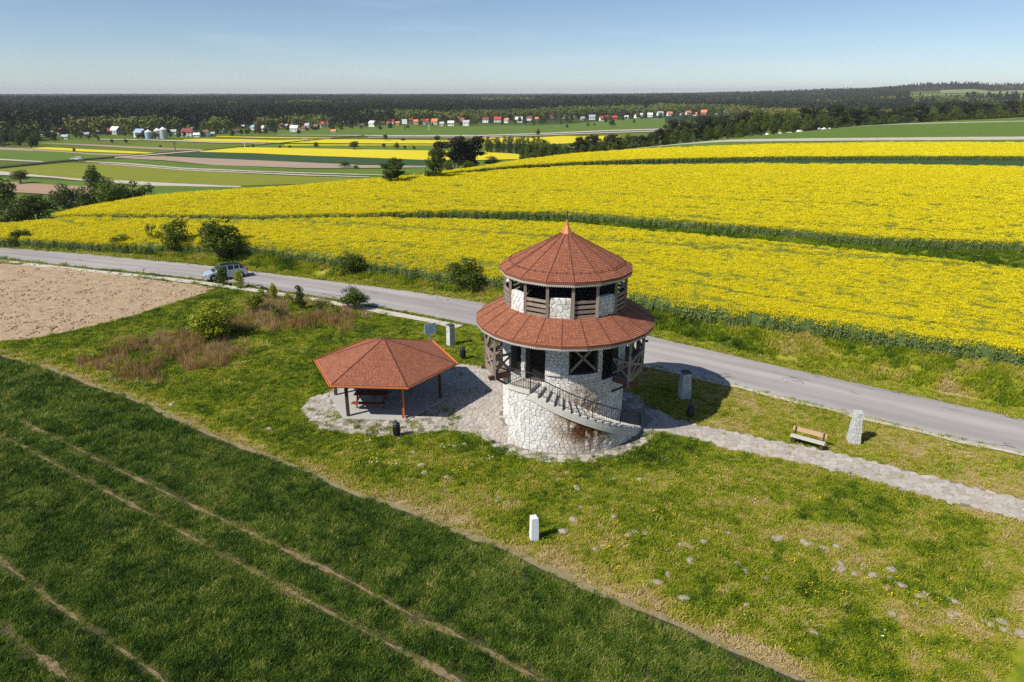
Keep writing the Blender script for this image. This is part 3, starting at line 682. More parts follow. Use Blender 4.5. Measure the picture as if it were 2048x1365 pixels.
o = scatter('gap_grass', np.stack([x, y, H(x, y) - .02], 1), rng.uniform(.6, 1.2, len(x)) * np.clip(np.hypot(x, y) / 60, 1, 2), rng.random(len(x)) * 6.28, .26 + .5 * (fbm(x * .3, y * .3, 95, 2) - .4), long_p)
tag(o, 'rough grass baulk between the two yellow fields', 'grass'); print('gap', len(x))
# dry reddish weeds
def dw(x, y):
    wl = inpoly(x, y, WEED) * 9.0 * sm(.40, .56, fbm(x * .28, y * .28, 96, 3))
    s = sdist(x, y, FARL); bk = ((s > 1.6) & (s < 7)) * .9 * sm(.5, .7, fbm(x * .2, y * .2, 97, 2)); return wl + bk
P = cells(-43, 43, 30, 110, dw); x, y = P.T; k_ = ~exclude(x, y); x, y = x[k_], y[k_]; wi = inpoly(x, y, WEED)
o = scatter('dry_weeds', np.stack([x, y, H(x, y) - .02], 1), rng.uniform(.5, 1.2, len(x)) * np.where(wi, 1, .7), rng.random(len(x)) * 6.28, np.where(wi, .2 + .75 * fbm(x * .4, y * .4, 98, 2) + rng.normal(0, .08, len(x)), .85), straw_p)
tag(o, 'reddish brown dry weed stalks in the hollow left of the shelter', 'weeds'); print('weeds', len(x))
# crop in the lower left
cb = np.array([(p[0], p[1]) for p in CROP_POLY])
k0 = MB(); L_ = [np.array(p) for p in BND]
u_ = np.linspace(0, 1, 160); bl = smooth_line(BND, 160); lo = np.stack([np.linspace(-75, BND[-1][0], 160), np.full(160, -10.)], 1)
M['cropsoil'] = m_soil('crop_soil', (.05, .06, .02), (.12, .10, .045), 2)
cf, _ = band('crop_field', M['cropsoil'], [], [], 0, .012, ny=60, world=(bl, lo)); cf['kind'] = 'structure'
P = cells(-46, 43, 14, 85, lambda x, y: np.minimum(85, 85 * (30 / np.hypot(x, y)) ** 2)); x, y = P.T
kk = inpoly(x, y, CROP_POLY); x, y = x[kk], y[kk]
dd = np.full(len(x), 9.); 
for t_ in TRW: dd = np.minimum(dd, np.abs(sdist(x, y, t_)) + .16 * (fbm(x * 1.5, y * 1.5, 99, 2) - .5) * 2)
bare = sm(.70, .78, fbm(x * .8, y * .8, 101, 3)) * sm(-14, 4, x)
kk = (rng.random(len(x)) < sm(.02, .14, dd) + .42) & (rng.random(len(x)) > bare * .8) & (np.abs(sdist(x, y, BND)) > .9 * np.clip(fbm(x * .8, y * .8, 143, 3) - .3, 0, 1) + .3 * rng.random(len(x)))
x, y, dd = x[kk], y[kk], dd[kk]
ti = .40 + .26 * (fbm(x * .22, y * .22, 102, 3) - .5) + .55 * (fbm(x * 1.3, y * 1.3, 103, 3) - .5) + .30 * (vn(x * 4, y * 4, 107) - .5) + .25 * sm(.3, .1, dd) + .12 * sm(-8, 6, x)
o = scatter('crop_plants', np.stack([x, y, 0 * x], 1), rng.uniform(.75, 1.2, len(x)) * (.75 + .5 * fbm(x * 1.7, y * 1.7, 108, 2)) * np.clip(np.hypot(x, y) / 34, 1, 1.9) * (.55 + .45 * sm(.1, .5, dd)), rng.random(len(x)) * 6.28, ti + rng.normal(0, .12, len(x)), crop_p)
tag(o, 'dark green young cereal crop in rows, lower left field', 'crop'); print('crop', len(x))
for t_ in TRW:
    q = smooth_line(t_, 120); wv = .42 * np.clip(fbm(q[:, 0] * .9, q[:, 1] * .9, 140, 3)[:, None] - .36, .01, 1)
    tr_ = offset_line(q, 0); nrm_ = offset_line(q, 1) - q; band('wheel_track', M['dirt'], [], [], 0, .03, ny=3, world=(q + nrm_ * wv, q - nrm_ * wv))
M['drystrip'] = m_soil('dry_grass_strip', (.27, .22, .11), (.46, .37, .22), 3)
q = smooth_line(BND, 260); nrm_ = offset_line(q, 1) - q; wa = (.06 + .55 * np.clip(fbm(q[:, 0] * .45, q[:, 1] * .45, 141, 3) - .3, 0, 1))[:, None]; wb_ = (.05 + .45 * np.clip(fbm(q[:, 0] * .5, q[:, 1] * .5, 142, 3) - .3, 0, 1))[:, None]
band('field_edge', M['drystrip'], [], [], 0, .035, ny=4, world=(q + nrm_ * wa, q - nrm_ * wb_))
# ploughed field sheet
pb = wp([(-420, 497), (-100, 521), (0, 529), (80, 532), (200, 546), (330, 563), (400, 571), (430, 579)]); pt = wp([(-420, 694), (-80, 683), (0, 684), (60, 680), (150, 662), (270, 632), (350, 606), (430, 580)])
up_, lo_ = smooth_line(pb, 260), smooth_line(pt, 260)
pf, PV = band('ploughed_field', M['plough'], [], [], 0, .03, ny=120, world=(up_, lo_)); pf['kind'] = 'structure'
me = pf.data; co = np.empty(len(me.vertices) * 3, np.float32); me.vertices.foreach_get('co', co); co = co.reshape(-1, 3)
co[:, 2] += .16 * (fbm(co[:, 0] * 1.4, co[:, 1] * 1.4, 104, 4) - .42); me.vertices.foreach_set('co', co.ravel())
def clod(n, r_, m=0):
    mb = MB()
    for i in range(n):
        a = random.random() * 6.28; d_ = random.random() * r_; s = random.uniform(.05, .13); c = (d_ * math.cos(a), d_ * math.sin(a), s * .2)
        vs = [(c[0] + s * math.cos(t) * random.uniform(.7, 1.1), c[1] + s * math.sin(t) * random.uniform(.7, 1.1), c[2] - s * .3) for t in np.arange(6) * 1.047] + [(c[0] + .5 * s * math.cos(t), c[1] + .5 * s * math.sin(t), c[2] + s * random.uniform(.3, .6)) for t in np.arange(6) * 1.047]
        mb.add(vs, [(i_, (i_ + 1) % 6, 6 + (i_ + 1) % 6, 6 + i_) for i_ in range(6)] + [tuple(range(6, 12))], m)
    return mb
clod_p = proto_col('clod_protos', [pobj(clod(5, .4), 'clods', [M['plough']]) for _ in range(4)])
P = sample_grid(PV, lambda x, y: 2.2 * np.minimum(1, (60 / np.hypot(x, y)) ** 2)); x, y, z = P.T
o = scatter('soil_clods', np.stack([x, y, z], 1), rng.uniform(.5, 1.4, len(x)), rng.random(len(x)) * 6.28, 0 * x, clod_p); tag(o, 'loose soil clods on the ploughed field', 'soil')

# rapeseed plants
def rape_top():
    mb = MB()
    for i in range(70):
        a = random.random() * 6.28; r_ = .36 * math.sqrt(random.random()); leafquad(mb, (r_ * math.cos(a), r_ * math.sin(a), random.uniform(.02, .24)), random.uniform(.05, .10), 0, .6)
    for i in range(26):
        a = random.random() * 6.28; r_ = .38 * math.sqrt(random.random()); leafquad(mb, (r_ * math.cos(a), r_ * math.sin(a), random.uniform(-.12, .1)), random.uniform(.06, .12), 1)
    return mb
def rape_plant():
    mb = MB(); blades(10, .22, 1.05, .03, .15, 1, mb)
    for i in range(52):
        a = random.random() * 6.28; r_ = .28 * math.sqrt(random.random()); zz = random.uniform(.05, .95); leafquad(mb, (r_ * math.cos(a), r_ * math.sin(a), zz), random.uniform(.08, .2) * (1.3 - .6 * zz), 1)
    for i in range(34):
        a = random.random() * 6.28; r_ = .28 * math.sqrt(random.random()); leafquad(mb, (r_ * math.cos(a), r_ * math.sin(a), random.uniform(.98, 1.38)), random.uniform(.05, .1), 0, .4)
    return mb
rt = proto_col('rape_tops', [pobj(rape_top(), 'top', [M['petal'], M['stem']]) for _ in range(5)])
rpp = proto_col('rape_plants', [pobj(rape_plant(), 'plant', [M['petal'], M['stem']]) for _ in range(4)])
TRAM = [smooth_line([tuple(at(*p, 2.65)) for p in L_], 40) for L_ in ([(1290, 551), (1360, 563), (1676, 617), (1900, 652), (2048, 672), (2300, 715)], [(1450, 545), (1700, 590), (1900, 625), (2048, 648), (2300, 690)], [(1130, 400), (1400, 416), (1800, 440), (2048, 452), (2300, 470)], [(300, 414), (700, 402), (1000, 383), (1300, 378), (1700, 384), (2300, 410)])]
def gapf(x, y, q):
    a_, b_ = x * .81 - y * .59, x * .59 + y * .81; g = fbm(a_ * .22, b_ * 1.1, 150 + q, 3); f = 1 - .9 * sm(.64, .72, g)
    for i_, L_ in enumerate(TRAM): f = f * np.where(np.abs(sdist(x, y, L_)) < (.34 if i_ == 0 else .22) * (.4 + 1.2 * fbm(x * .3, y * .3, 151, 2)), .12, 1)
    return f
labs = ['yellow flower heads of the rapeseed nearest the road', 'yellow flower heads across the broad middle rapeseed field', 'yellow flower heads on the far crest rapeseed strip']
for q, V in enumerate(rapes):
    def dr(x, y):
        r_ = np.hypot(x, y); st = fbm(x * .02 + y * .05 + q, (y * .35 + x * .12), 110 + q, 3)
        return 36 * np.minimum(1, (50 / r_) ** 2) * sm(.10, .40, st) * gapf(x, y, q)
    P = sample_grid(V, dr); x, y, z = P.T; r_ = np.hypot(x, y); s = rng.uniform(.5, .85, len(x)) * np.clip(r_ / 62, 1, 2.1)
    o = scatter('rapeseed_flowers', np.stack([x, y, H(x, y) + CT - .02 - .05 * s + rng.normal(0, .045, len(x))], 1), s, rng.random(len(x)) * 6.28, 0 * x, rt); tag(o, labs[q], 'rapeseed'); print('rape', len(x))
P = []
for q, V in enumerate(rapes):
    for row, sgn in ((V[0], 1),):
        for off in (0., -.25, .25):
            seg = np.linalg.norm(np.diff(row[:, :2], axis=0), axis=1); tot = seg.sum(); d_ = np.r_[0, np.cumsum(seg)]
            n = int(tot * 3.2); s = rng.random(n) * tot; xx = np.interp(s, d_, row[:, 0]); yy = np.interp(s, d_, row[:, 1])
            kk = np.abs(xx) < yy * .86 + 4; xx, yy = xx[kk], yy[kk]; P.append(np.stack([xx + rng.normal(0, .12, len(xx)), yy + off + rng.normal(0, .1, len(xx))], 1))
P = np.concatenate(P); x, y = P.T
o = scatter('rapeseed_edge_plants', np.stack([x, y, H(x, y)], 1), rng.uniform(.75, 1.08, len(x)), rng.random(len(x)) * 6.28, 0 * x, rpp); tag(o, 'leafy green stems along the rapeseed field edges', 'rapeseed'); print('edge', len(x))
# dandelions and daisies
def flower(col_, n=5):
    mb = MB()
    for i in range(n):
        a = random.random() * 6.28; d_ = random.random() * .3; mb.add([(d_ * math.cos(a) + .022 * math.cos(t), d_ * math.sin(a) + .022 * math.sin(t), .13 + random.random() * .02) for t in np.arange(6) * 1.047], [tuple(range(6))])
    return mb
M['dand'] = plain('dandelion', (.8, .6, .01), .8); M['daisy'] = plain('daisy', (.8, .8, .75), .8)
for nm, mt, lab, thr, n0 in (('dandelions', M['dand'], 'yellow dandelions dotted over the lawn', .52, .9), ('daisies', M['daisy'], 'tiny white daisies in the lawn', .55, .15)):
    pc = proto_col(nm + '_p', [pobj(flower(0, k_), 'f', [mt]) for k_ in (3, 5, 7)])
    P = cells(-40, 40, 18, 48, lambda x, y: n0 * sm(thr, .7, fbm(x * .25, y * .25, 120 + len(nm), 2)) * (sdist(x, y, BND) > .6)); x, y = P.T
    kk = ~exclude(x, y) & ~inpoly(x, y, PATH) & ~inpoly(x, y, APRON) & (sdist(x, y, FARL) < -6) & ~inpoly(x, y, PLOUGH); x, y = x[kk], y[kk]
    o = scatter(nm, np.stack([x, y, 0 * x], 1), rng.uniform(.8, 1.3, len(x)), rng.random(len(x)) * 6.28, 0 * x, pc); tag(o, lab, 'flowers')

# ------------------------------------------------------------------ masonry
def clip(poly, a, b, c):
    out_ = []; n = len(poly)
    for i in range(n):
        p, q = poly[i], poly[(i + 1) % n]; dp = a * p[0] + b * p[1] - c; dq = a * q[0] + b * q[1] - c
        if dp <= 0: out_.append(p)
        if (dp < 0 < dq) or (dq < 0 < dp):
            t = dp / (dp - dq); out_.append((p[0] + (q[0] - p[0]) * t, p[1] + (q[1] - p[1]) * t))
    return out_
def area(P): return .5 * sum(P[i][0] * P[(i + 1) % len(P)][1] - P[(i + 1) % len(P)][0] * P[i][1] for i in range(len(P)))
def cellsvor(dom, su, sv, rnd, jit=.30):
    """irregular cells filling the convex ccw polygon dom"""
    xs = [p[0] for p in dom]; ys = [p[1] for p in dom]; x0, x1, y0, y1 = min(xs), max(xs), min(ys), max(ys)
    nr = max(1, round((y1 - y0) / sv)); rows = []
    for j in range(-1, nr + 1):
        nn = max(1, round((x1 - x0) / su)); o_ = rnd.random() * su
        rows.append([(x0 + (i + .5) * su + o_ - su + rnd.uniform(-jit, jit) * su, y0 + (j + .5) * (y1 - y0) / nr + rnd.uniform(-jit, jit) * .75 * sv) for i in range(-1, nn + 3)])
    pts = [p for r_ in rows for p in r_]; out_ = []; A_ = np.array(pts)
    hp = []
    for i in range(len(dom)):
        p, q = dom[i], dom[(i + 1) % len(dom)]; a, b_ = q[1] - p[1], -(q[0] - p[0]); hp.append((a, b_, a * p[0] + b_ * p[1]))
    for p in pts:
        if any(a * p[0] + b_ * p[1] - c > .6 * math.hypot(a, b_) * su for a, b_, c in hp): continue
        poly = [(p[0] - 1.6 * su, p[1] - 1.6 * sv), (p[0] + 1.6 * su, p[1] - 1.6 * sv), (p[0] + 1.6 * su, p[1] + 1.6 * sv), (p[0] - 1.6 * su, p[1] + 1.6 * sv)]
        near = A_[(np.abs(A_[:, 0] - p[0]) < 2.6 * su) & (np.abs(A_[:, 1] - p[1]) < 2.6 * sv)]
        for q in near:
            a, b_ = q[0] - p[0], q[1] - p[1]
            if abs(a) + abs(b_) < 1e-9: continue
            poly = clip(poly, a, b_, (q[0] ** 2 + q[1] ** 2 - p[0] ** 2 - p[1] ** 2) / 2)
            if len(poly) < 3: break
        for a, b_, c in hp:
            if len(poly) >= 3: poly = clip(poly, a, b_, c)
        if len(poly) >= 3 and area(poly) > su * sv * .06: out_.append(poly)
    return out_
def stone_geo(poly, mapf, gap, th, rnd):
    cx = sum(p[0] for p in poly) / len(poly); cy = sum(p[1] for p in poly) / len(poly); n = len(poly)
    r0 = sum(math.hypot(p[0] - cx, p[1] - cy) for p in poly) / n
    def ins(d): k = max(.3, 1 - d / r0); return [(cx + (p[0] - cx) * k, cy + (p[1] - cy) * k) for p in poly]
    A_ = ins(gap); B_ = ins(gap + .028); tx, ty = rnd.uniform(-.04, .04), rnd.uniform(-.04, .04)
    V = [mapf(u, v, -.02) for u, v in A_] + [mapf(u, v, th * .7) for u, v in A_] + [mapf(u, v, th + (u - cx) * tx + (v - cy) * ty) for u, v in B_]
    F = []
    for k in (0, 1): F += [(k * n + i, k * n + (i + 1) % n, (k + 1) * n + (i + 1) % n, (k + 1) * n + i) for i in range(n)]
    F.append(tuple(range(2 * n, 3 * n)))
    return V, F, mapf(cx, cy, th), abs(area(poly))
def emit_stones(S_, parent, mat, nmax, score, name='stone', rest='stonework'):
    S_ = sorted(S_, key=score, reverse=True)
    for V, F, c, a in S_[:nmax]:
        mb = MB(); mb.add([(v[0] - c[0], v[1] - c[1], v[2] - c[2]) for v in V], F); o = mb.build(name, mat, parent); o.location = c
    mb = MB()
    for V, F, c, a in S_[nmax:]: mb.add(V, F)
    if mb.v: mb.build(rest, mat, parent, kind='stuff')

# ------------------------------------------------------------------ paving
rnd = random.Random(5)
pavebase = MB()
def flat_poly(P, z, name, mat):
    """triangulated sheet of a polygon, as strips of a fine grid"""
    P = np.array(P); x0, y0 = P.min(0); x1, y1 = P.max(0); st = .18
    gx = np.arange(x0, x1 + st, st); gy = np.arange(y0, y1 + st, st); XX, YY = np.meshgrid(gx, gy); cx = (XX[:-1, :-1] + XX[1:, 1:]) / 2; cy = (YY[:-1, :-1] + YY[1:, 1:]) / 2
    m = inpoly(cx, cy, [tuple(p) for p in P]); F = gridF(*XX.shape)[m.ravel()]; V = np.stack([XX, YY, np.full(XX.shape, z)], -1).reshape(-1, 3)
    us = np.unique(F); mp_ = np.zeros(len(V), int); mp_[us] = np.arange(len(us)); return npmesh(name, V[us], mp_[F], mat, smooth=False)
ringP = [(T[0] + 5.55 * math.cos(t), T[1] + 5.55 * math.sin(t)) for t in np.linspace(0, 2 * math.pi, 60)[:-1]]
pv = flat_poly(APRON, .012, 'pavement', M['pavebed']); pv['kind'] = 'structure'
pr = flat_poly(ringP, .008, 'tower_surround', M['pavebed']); pr['kind'] = 'structure'
pth = flat_poly(PATH, .016, 'path', M['pavebed']); pth['kind'] = 'structure'
def pave(poly, parent, su, name, nmax, keepf, gap=.014, th=.02):
    P = np.array(poly); x0, y0 = P.min(0); x1, y1 = P.max(0); st = []
    for c in cellsvor([(x0, y0), (x1, y0), (x1, y1), (x0, y1)], su, su, rnd):
        cx = sum(p[0] for p in c) / len(c); cy = sum(p[1] for p in c) / len(c)
        if not inpoly(np.array([cx]), np.array([cy]), poly)[0] or not keepf(cx, cy): continue
        st.append(stone_geo(c, lambda u, v, w_: (u, v, .016 + w_), gap, th * rnd.uniform(.5, 1.2), rnd))
    emit_stones(st, parent, M['pave'], nmax, lambda q: q[3] ** .5 / math.hypot(q[2][0], q[2][1]) , name, 'stone_bed')
inT = lambda x, y, r_: math.hypot(x - T[0], y - T[1]) < r_
insl = lambda x, y: bool(inpoly(np.array([x]), np.array([y]), SLABP)[0])
pave(APRON, pv, .33, 'paving_stone', 300, lambda x, y: not inT(x, y, 3.6) and not insl(x, y) and not (x < -3.5 and y < 37.5 and rnd.random() < .35) and not (inT(x, y, 4.9) and x > T[0] - 2.9))
pave(PATH, pth, .36, 'paving_stone', 300, lambda x, y: not inT(x, y, 5.5), .012, .016)
pave(ringP, pr, .4, 'paving_stone', 100, lambda x, y: not inT(x, y, 4.0) and not (inT(x, y, 4.95) and y < T[1] + 1) and not bool(inpoly(np.array([x]), np.array([y]), APRON)[0]) and rnd.random() < .8)

# ------------------------------------------------------------------ the stone tower
tw = (np.array([0, 0]) - T); tw = tw / np.linalg.norm(tw); TWX, TWY = tw; RX, RY = -TWY, TWX      # toward the viewer, and to its right
def pol(th, r_, z):        # theta in degrees: 0 faces the path side nearest us, + turns right
    s, c = math.sin(R(th)), math.cos(R(th)); return (r_ * (RX * s + TWX * c), r_ * (RY * s + TWY * c), z)
def curved(mb, t0, t1, r0, r1, zb, zt, n=None, m=0):
    """annular block; zb, zt may be functions of theta"""
    n = n or max(1, int(abs(t1 - t0) / 4)); fb = zb if callable(zb) else (lambda t: zb); ft = zt if callable(zt) else (lambda t: zt)
    for i in range(n):
        a, b_ = t0 + (t1 - t0) * i / n, t0 + (t1 - t0) * (i + 1) / n
        mb.hexa([pol(a, r0, fb(a)), pol(a, r1, fb(a)), pol(b_, r1, fb(b_)), pol(b_, r0, fb(b_)), pol(a, r0, ft(a)), pol(a, r1, ft(a)), pol(b_, r1, ft(b_)), pol(b_, r0, ft(b_))], m)
tower = tag(empty('stone_tower', (T[0], T[1], 0)), 'round white stone viewing tower with two red shingled roofs and outside stairs', 'tower')
stain_c = pol(18, 4.8, 1.75); M['stone'] = m_stone('white_limestone', [(0, (.44, .39, .32)), (.10, (.58, .54, .48)), (.35, (.69, .67, .63)), (.7, (.77, .76, .74)), (1, (.85, .85, .83))], stain=(T[0] + stain_c[0], T[1] + stain_c[1], 2.0))
LH = 3.5; ST0, ST1 = -21.0, 73.0; LAND0 = -38.0
hl = lambda t: LH if t < ST0 else max(0.0, LH - (t - ST0) / (ST1 - ST0) * LH)
wall = MB(); curved(wall, -180, 180, 3.0, TR, -.1, LH, 60)
SEGS = [(-16, 5), (-41, -36), (32, 37), (60, 303)]
for a, b_ in SEGS: curved(wall, a, b_, 3.0, TR, LH, 6.6)
curved(wall, 5, 32, 3.0, TR, LH, 4.02)
curved(wall, LAND0, ST0, TR + .003, BR, -.1, LH - .2)
curved(wall, ST0, ST1, TR + .003, BR, -.1, lambda t: max(.0, hl(t) - .46), 24)
wall_o = wall.build('wall', M['mortar'], tower)
S_ = []
def cyl(Rad): return lambda u, v, w_: pol(math.degrees(u / Rad), Rad + w_, v)
def band_stones(t0, t1, z0, z1, Rad, su=.265, sv=.19, topf=None):
    u0, u1 = R(t0) * Rad, R(t1) * Rad
    dom = [(u0, z0), (u1, z0), (u1, z1 if topf is None else topf(t1)), (u0, z1 if topf is None else topf(t0))]
    for c in cellsvor(dom, su, sv, rnd): S_.append(stone_geo(c, cyl(Rad), .009, rnd.uniform(.03, .07), rnd))
band_stones(-180, LAND0, 0, LH, TR); band_stones(ST0 - 17, 180, 0, LH, TR)
for a, b_ in SEGS:
    band_stones(a, b_, LH, 6.3, TR, .265)
band_stones(5, 32, LH, 4.02, TR)
band_stones(LAND0, ST0, 0, LH - .22, BR)
band_stones(ST0, 62, 0, 1, BR, topf=lambda t: max(.05, hl(t) - .48))
# radial face of the landing block
ea = pol(LAND0, 1, 0); en = (-math.cos(R(LAND0)), math.sin(R(LAND0)))
tn = pol(LAND0 - 90, 1, 0)
def radial(u, v, w_): p = pol(LAND0, u, v); return (p[0] + tn[0] * w_, p[1] + tn[1] * w_, v)
for c in cellsvor([(TR, 0), (BR - .02, 0), (BR - .02, LH - .25), (TR, LH - .25)], .33, .27, rnd): S_.append(stone_geo(c[::-1], radial, .011, rnd.uniform(.02, .05), rnd))
def sc_t(q):
    c = q[2]; wx, wy = T[0] + c[0], T[1] + c[1]; nx_, ny_ = c[0], c[1]; l = math.hypot(nx_, ny_); d = math.hypot(wx, wy)
    return ((-nx_ * wx - ny_ * wy) / (l * d) + .12) * q[3] ** .5 - (.2 if c[2] > 5.4 else 0) - (.3 if (l < 4.2 and c[2] < hl(math.degrees(math.asin(max(-1, min(1, (c[0] * RX + c[1] * RY) / l))))) and (c[0] * RX + c[1] * RY) / l > -.6) else 0)
emit_stones(S_, wall_o, M['stone'], 230, sc_t)
# floors
fl = MB(); fl.lathe([(3.05, 3.3), (3.05, 3.5)], n=40); fl.build('floor', M['darkwood'], tower)
fl = MB(); fl.lathe([(3.45, 6.75), (3.45, 7.05)], n=40); fl.build('floor', M['darkwood'], tower)
# black sheets paint the interior shade into the open arches; window bracing
dm = MB(); curved(dm, -35.8, -16.2, 3.02, 3.1, LH, 5.7, 4); dm.build('doorway_shade_sheet', M['black'], tower)
dm = MB(); curved(dm, -56.8, -41.2, 3.02, 3.1, LH, 5.7, 4); curved(dm, 37.2, 59.8, 3.02, 3.1, LH, 5.7, 4); curved(dm, 5.2, 31.8, 3.02, 3.1, 4.0, 5.7, 4); dm.build('opening_shade_sheet', M['black'], tower)
for a, b_, z0, z1 in ((6, 31, 4.15, 5.6), (6, 31, 5.6, 4.15)):
    k = MB(); k.bar(pol(a, 3.44, z0), pol(b_, 3.44, z1), .1, .12); k.build('window_brace', M['wood'], tower)
for a in (5.6, 31.4):
    k = MB(); k.bar(pol(a, 3.46, 4.02), pol(a, 3.46, 5.8), .1); k.build('window_post', M['darkwood'], tower)
ls = MB(); curved(ls, -15, -2, TR, TR + .16, 3.98, 4.1); ls.build('stone_ledge', M['concrete_step'], tower)
# landing and stairs
st_o = MB(); curved(st_o, LAND0 - .6, ST0, TR + .04, BR + .14, LH - .2, LH); curved(st_o, ST0, ST1, TR + .04, BR + .14, lambda t: max(-.05, hl(t) - .46), lambda t: max(.02, hl(t) - .19), 26)
stair = st_o.build('staircase', M['concrete_step'], tower)
NS = 18
for i in range(NS):
    a, b_ = ST0 + (ST1 - ST0) * i / NS, ST0 + (ST1 - ST0) * (i + 1) / NS; zt = LH - (i + 1) * LH / (NS + 1)
    k = MB(); curved(k, a, b_ + .35, TR + .05, BR + .12, max(0, hl(b_) - .21), max(zt, .06), 1); k.build('step', M['concrete_step'], stair)
# paving slabs on the landing
for i in range(6):
    a = LAND0 + 1 + i * 2.7; 
    for r0, r1 in ((3.62, 4.2), (4.23, 4.8)):
        k = MB(); curved(k, a, a + 2.5, r0, r1, LH, LH + .02, 1); k.build('floor_tile', M['pave'], stair)
# iron railing
rail = MB()
NP = 46; rt_ = [LAND0 + (ST1 - LAND0) * i / NP for i in range(NP + 1)]
for i in range(NP):
    a, b_ = rt_[i], rt_[i + 1]
    rail.tube(pol(a, BR + .02, hl(a) + .98), pol(b_, BR + .02, hl(b_) + .98), .026, n=6, cap=False)
    rail.tube(pol(a, BR + .02, hl(a) + .12), pol(b_, BR + .02, hl(b_) + .12), .014, n=5, cap=False)
rail.tube(pol(LAND0, TR + .1, LH + .98), pol(LAND0, BR + .02, LH + .98), .026, n=6); rail.tube(pol(LAND0, TR + .1, LH + .12), pol(LAND0, BR + .02, LH + .12), .014, n=5)
rail_o = rail.build('railing', M['iron'], tower)
def baluster(a, r_, h0, w_=.0095, nm='baluster'):
    k = MB(); k.tube(pol(a, r_, h0 + .02), pol(a, r_, h0 + .98), w_, n=5); k.build(nm, M['iron'], rail_o)
t = LAND0
while t < ST1: baluster(t, BR + .02, hl(t)); t += 1.75
for r_ in np.arange(TR + .15, BR, .14): baluster(LAND0, r_, LH)
for t in (LAND0, ST0, -2, 20, 42, 60, ST1): baluster(t, BR + .02, hl(t) - .1, .024, 'rail_post')
# timber gallery round the sides and back
gal_a = [303 - i * 22.0 for i in range(12)]; gal_a[-1] = 52
GRd = 4.62
gal = MB()
for i in range(len(gal_a) - 1):
    a, b_ = gal_a[i + 1], gal_a[i]
    P_ = [pol(a, TR - .05, LH - .14), pol(a, GRd, LH - .14), pol(b_, GRd, LH - .14), pol(b_, TR - .05, LH - .14)]
    gal.hexa(P_ + [(p[0], p[1], LH) for p in P_])
gal_o = gal.build('gallery_deck', M['wood'], tower)
def piece(nm, a, b_, w_, h_=None, mat=None, par=None, up=(0, 0, 1)):
    k = MB(); k.bar(a, b_, w_, h_, up=up); return k.build(nm, mat or M['wood'], par or gal_o)
def mixp(a, b_, t, z): return (a[0] + (b_[0] - a[0]) * t, a[1] + (b_[1] - a[1]) * t, z)
for i, a in enumerate(gal_a):
    p = pol(a, GRd - .06, 0)
    piece('post', (p[0], p[1], LH - .35), (p[0], p[1], 6.12), .15)
    q = pol(a, GRd + .24, LH - .2); r_ = pol(a, TR - .1, LH - .2); piece('joist', r_, q, .14, .18, M['brownwood'])
    q1 = pol(a, GRd + .2, 5.02); piece('bracket', pol(a, GRd - .1, 5.0), q1, .1, .1, M['darkwood'])
    b1 = pol(a, TR + .05, 2.6); piece('strut', b1, pol(a, GRd - .15, LH - .25), .11, .11, M['darkwood'])
    if i < len(gal_a) - 1:
        b_ = gal_a[i + 1]; A0 = pol(a, GRd - .06, 0); B0 = pol(b_, GRd - .06, 0)
        piece('rail', mixp(A0, B0, 0, LH + 1.02), mixp(A0, B0, 1, LH + 1.02), .11, .13)
        piece('rail', mixp(A0, B0, 0, LH + .1), mixp(A0, B0, 1, LH + .1), .09, .12)
        piece('cross_brace', mixp(A0, B0, .04, LH + .95), mixp(A0, B0, .96, LH + .15), .07, .12)
        piece('cross_brace', mixp(A0, B0, .04, LH + .15), mixp(A0, B0, .96, LH + .95), .06, .12)
        for t in (.17, .34, .5, .66, .83): 
            A1 = pol(a, GRd - .15, 0); B1 = pol(b_, GRd - .15, 0); piece('spindle', mixp(A1, B1, t, LH + .05), mixp(A1, B1, t, LH + 1.0), .05, .05)
        piece('beam', mixp(A0, B0, 0, 5.98), mixp(A0, B0, 1, 5.98), .13, .16, M['darkwood'])
        piece('knee_brace', mixp(A0, B0, .02, 5.1), mixp(A0, B0, .3, 5.9), .09, .1, M['darkwood']); piece('knee_brace', mixp(A0, B0, .98, 5.1), mixp(A0, B0, .7, 5.9), .09, .1, M['darkwood'])
for a in (303, 52):
    piece('rail', pol(a, TR, LH + 1.02), pol(a, GRd - .06, LH + 1.02), .1, .12); piece('cross_brace', pol(a, TR, LH + .95), pol(a, GRd - .1, LH + .15), .06, .1); piece('cross_brace', pol(a, TR, LH + .15), pol(a, GRd - .1, LH + .95), .06, .1)
    piece('end_beam', pol(a, TR, LH - .12), pol(a, GRd + .3, LH - .12), .16, .16, M['brownwood'])
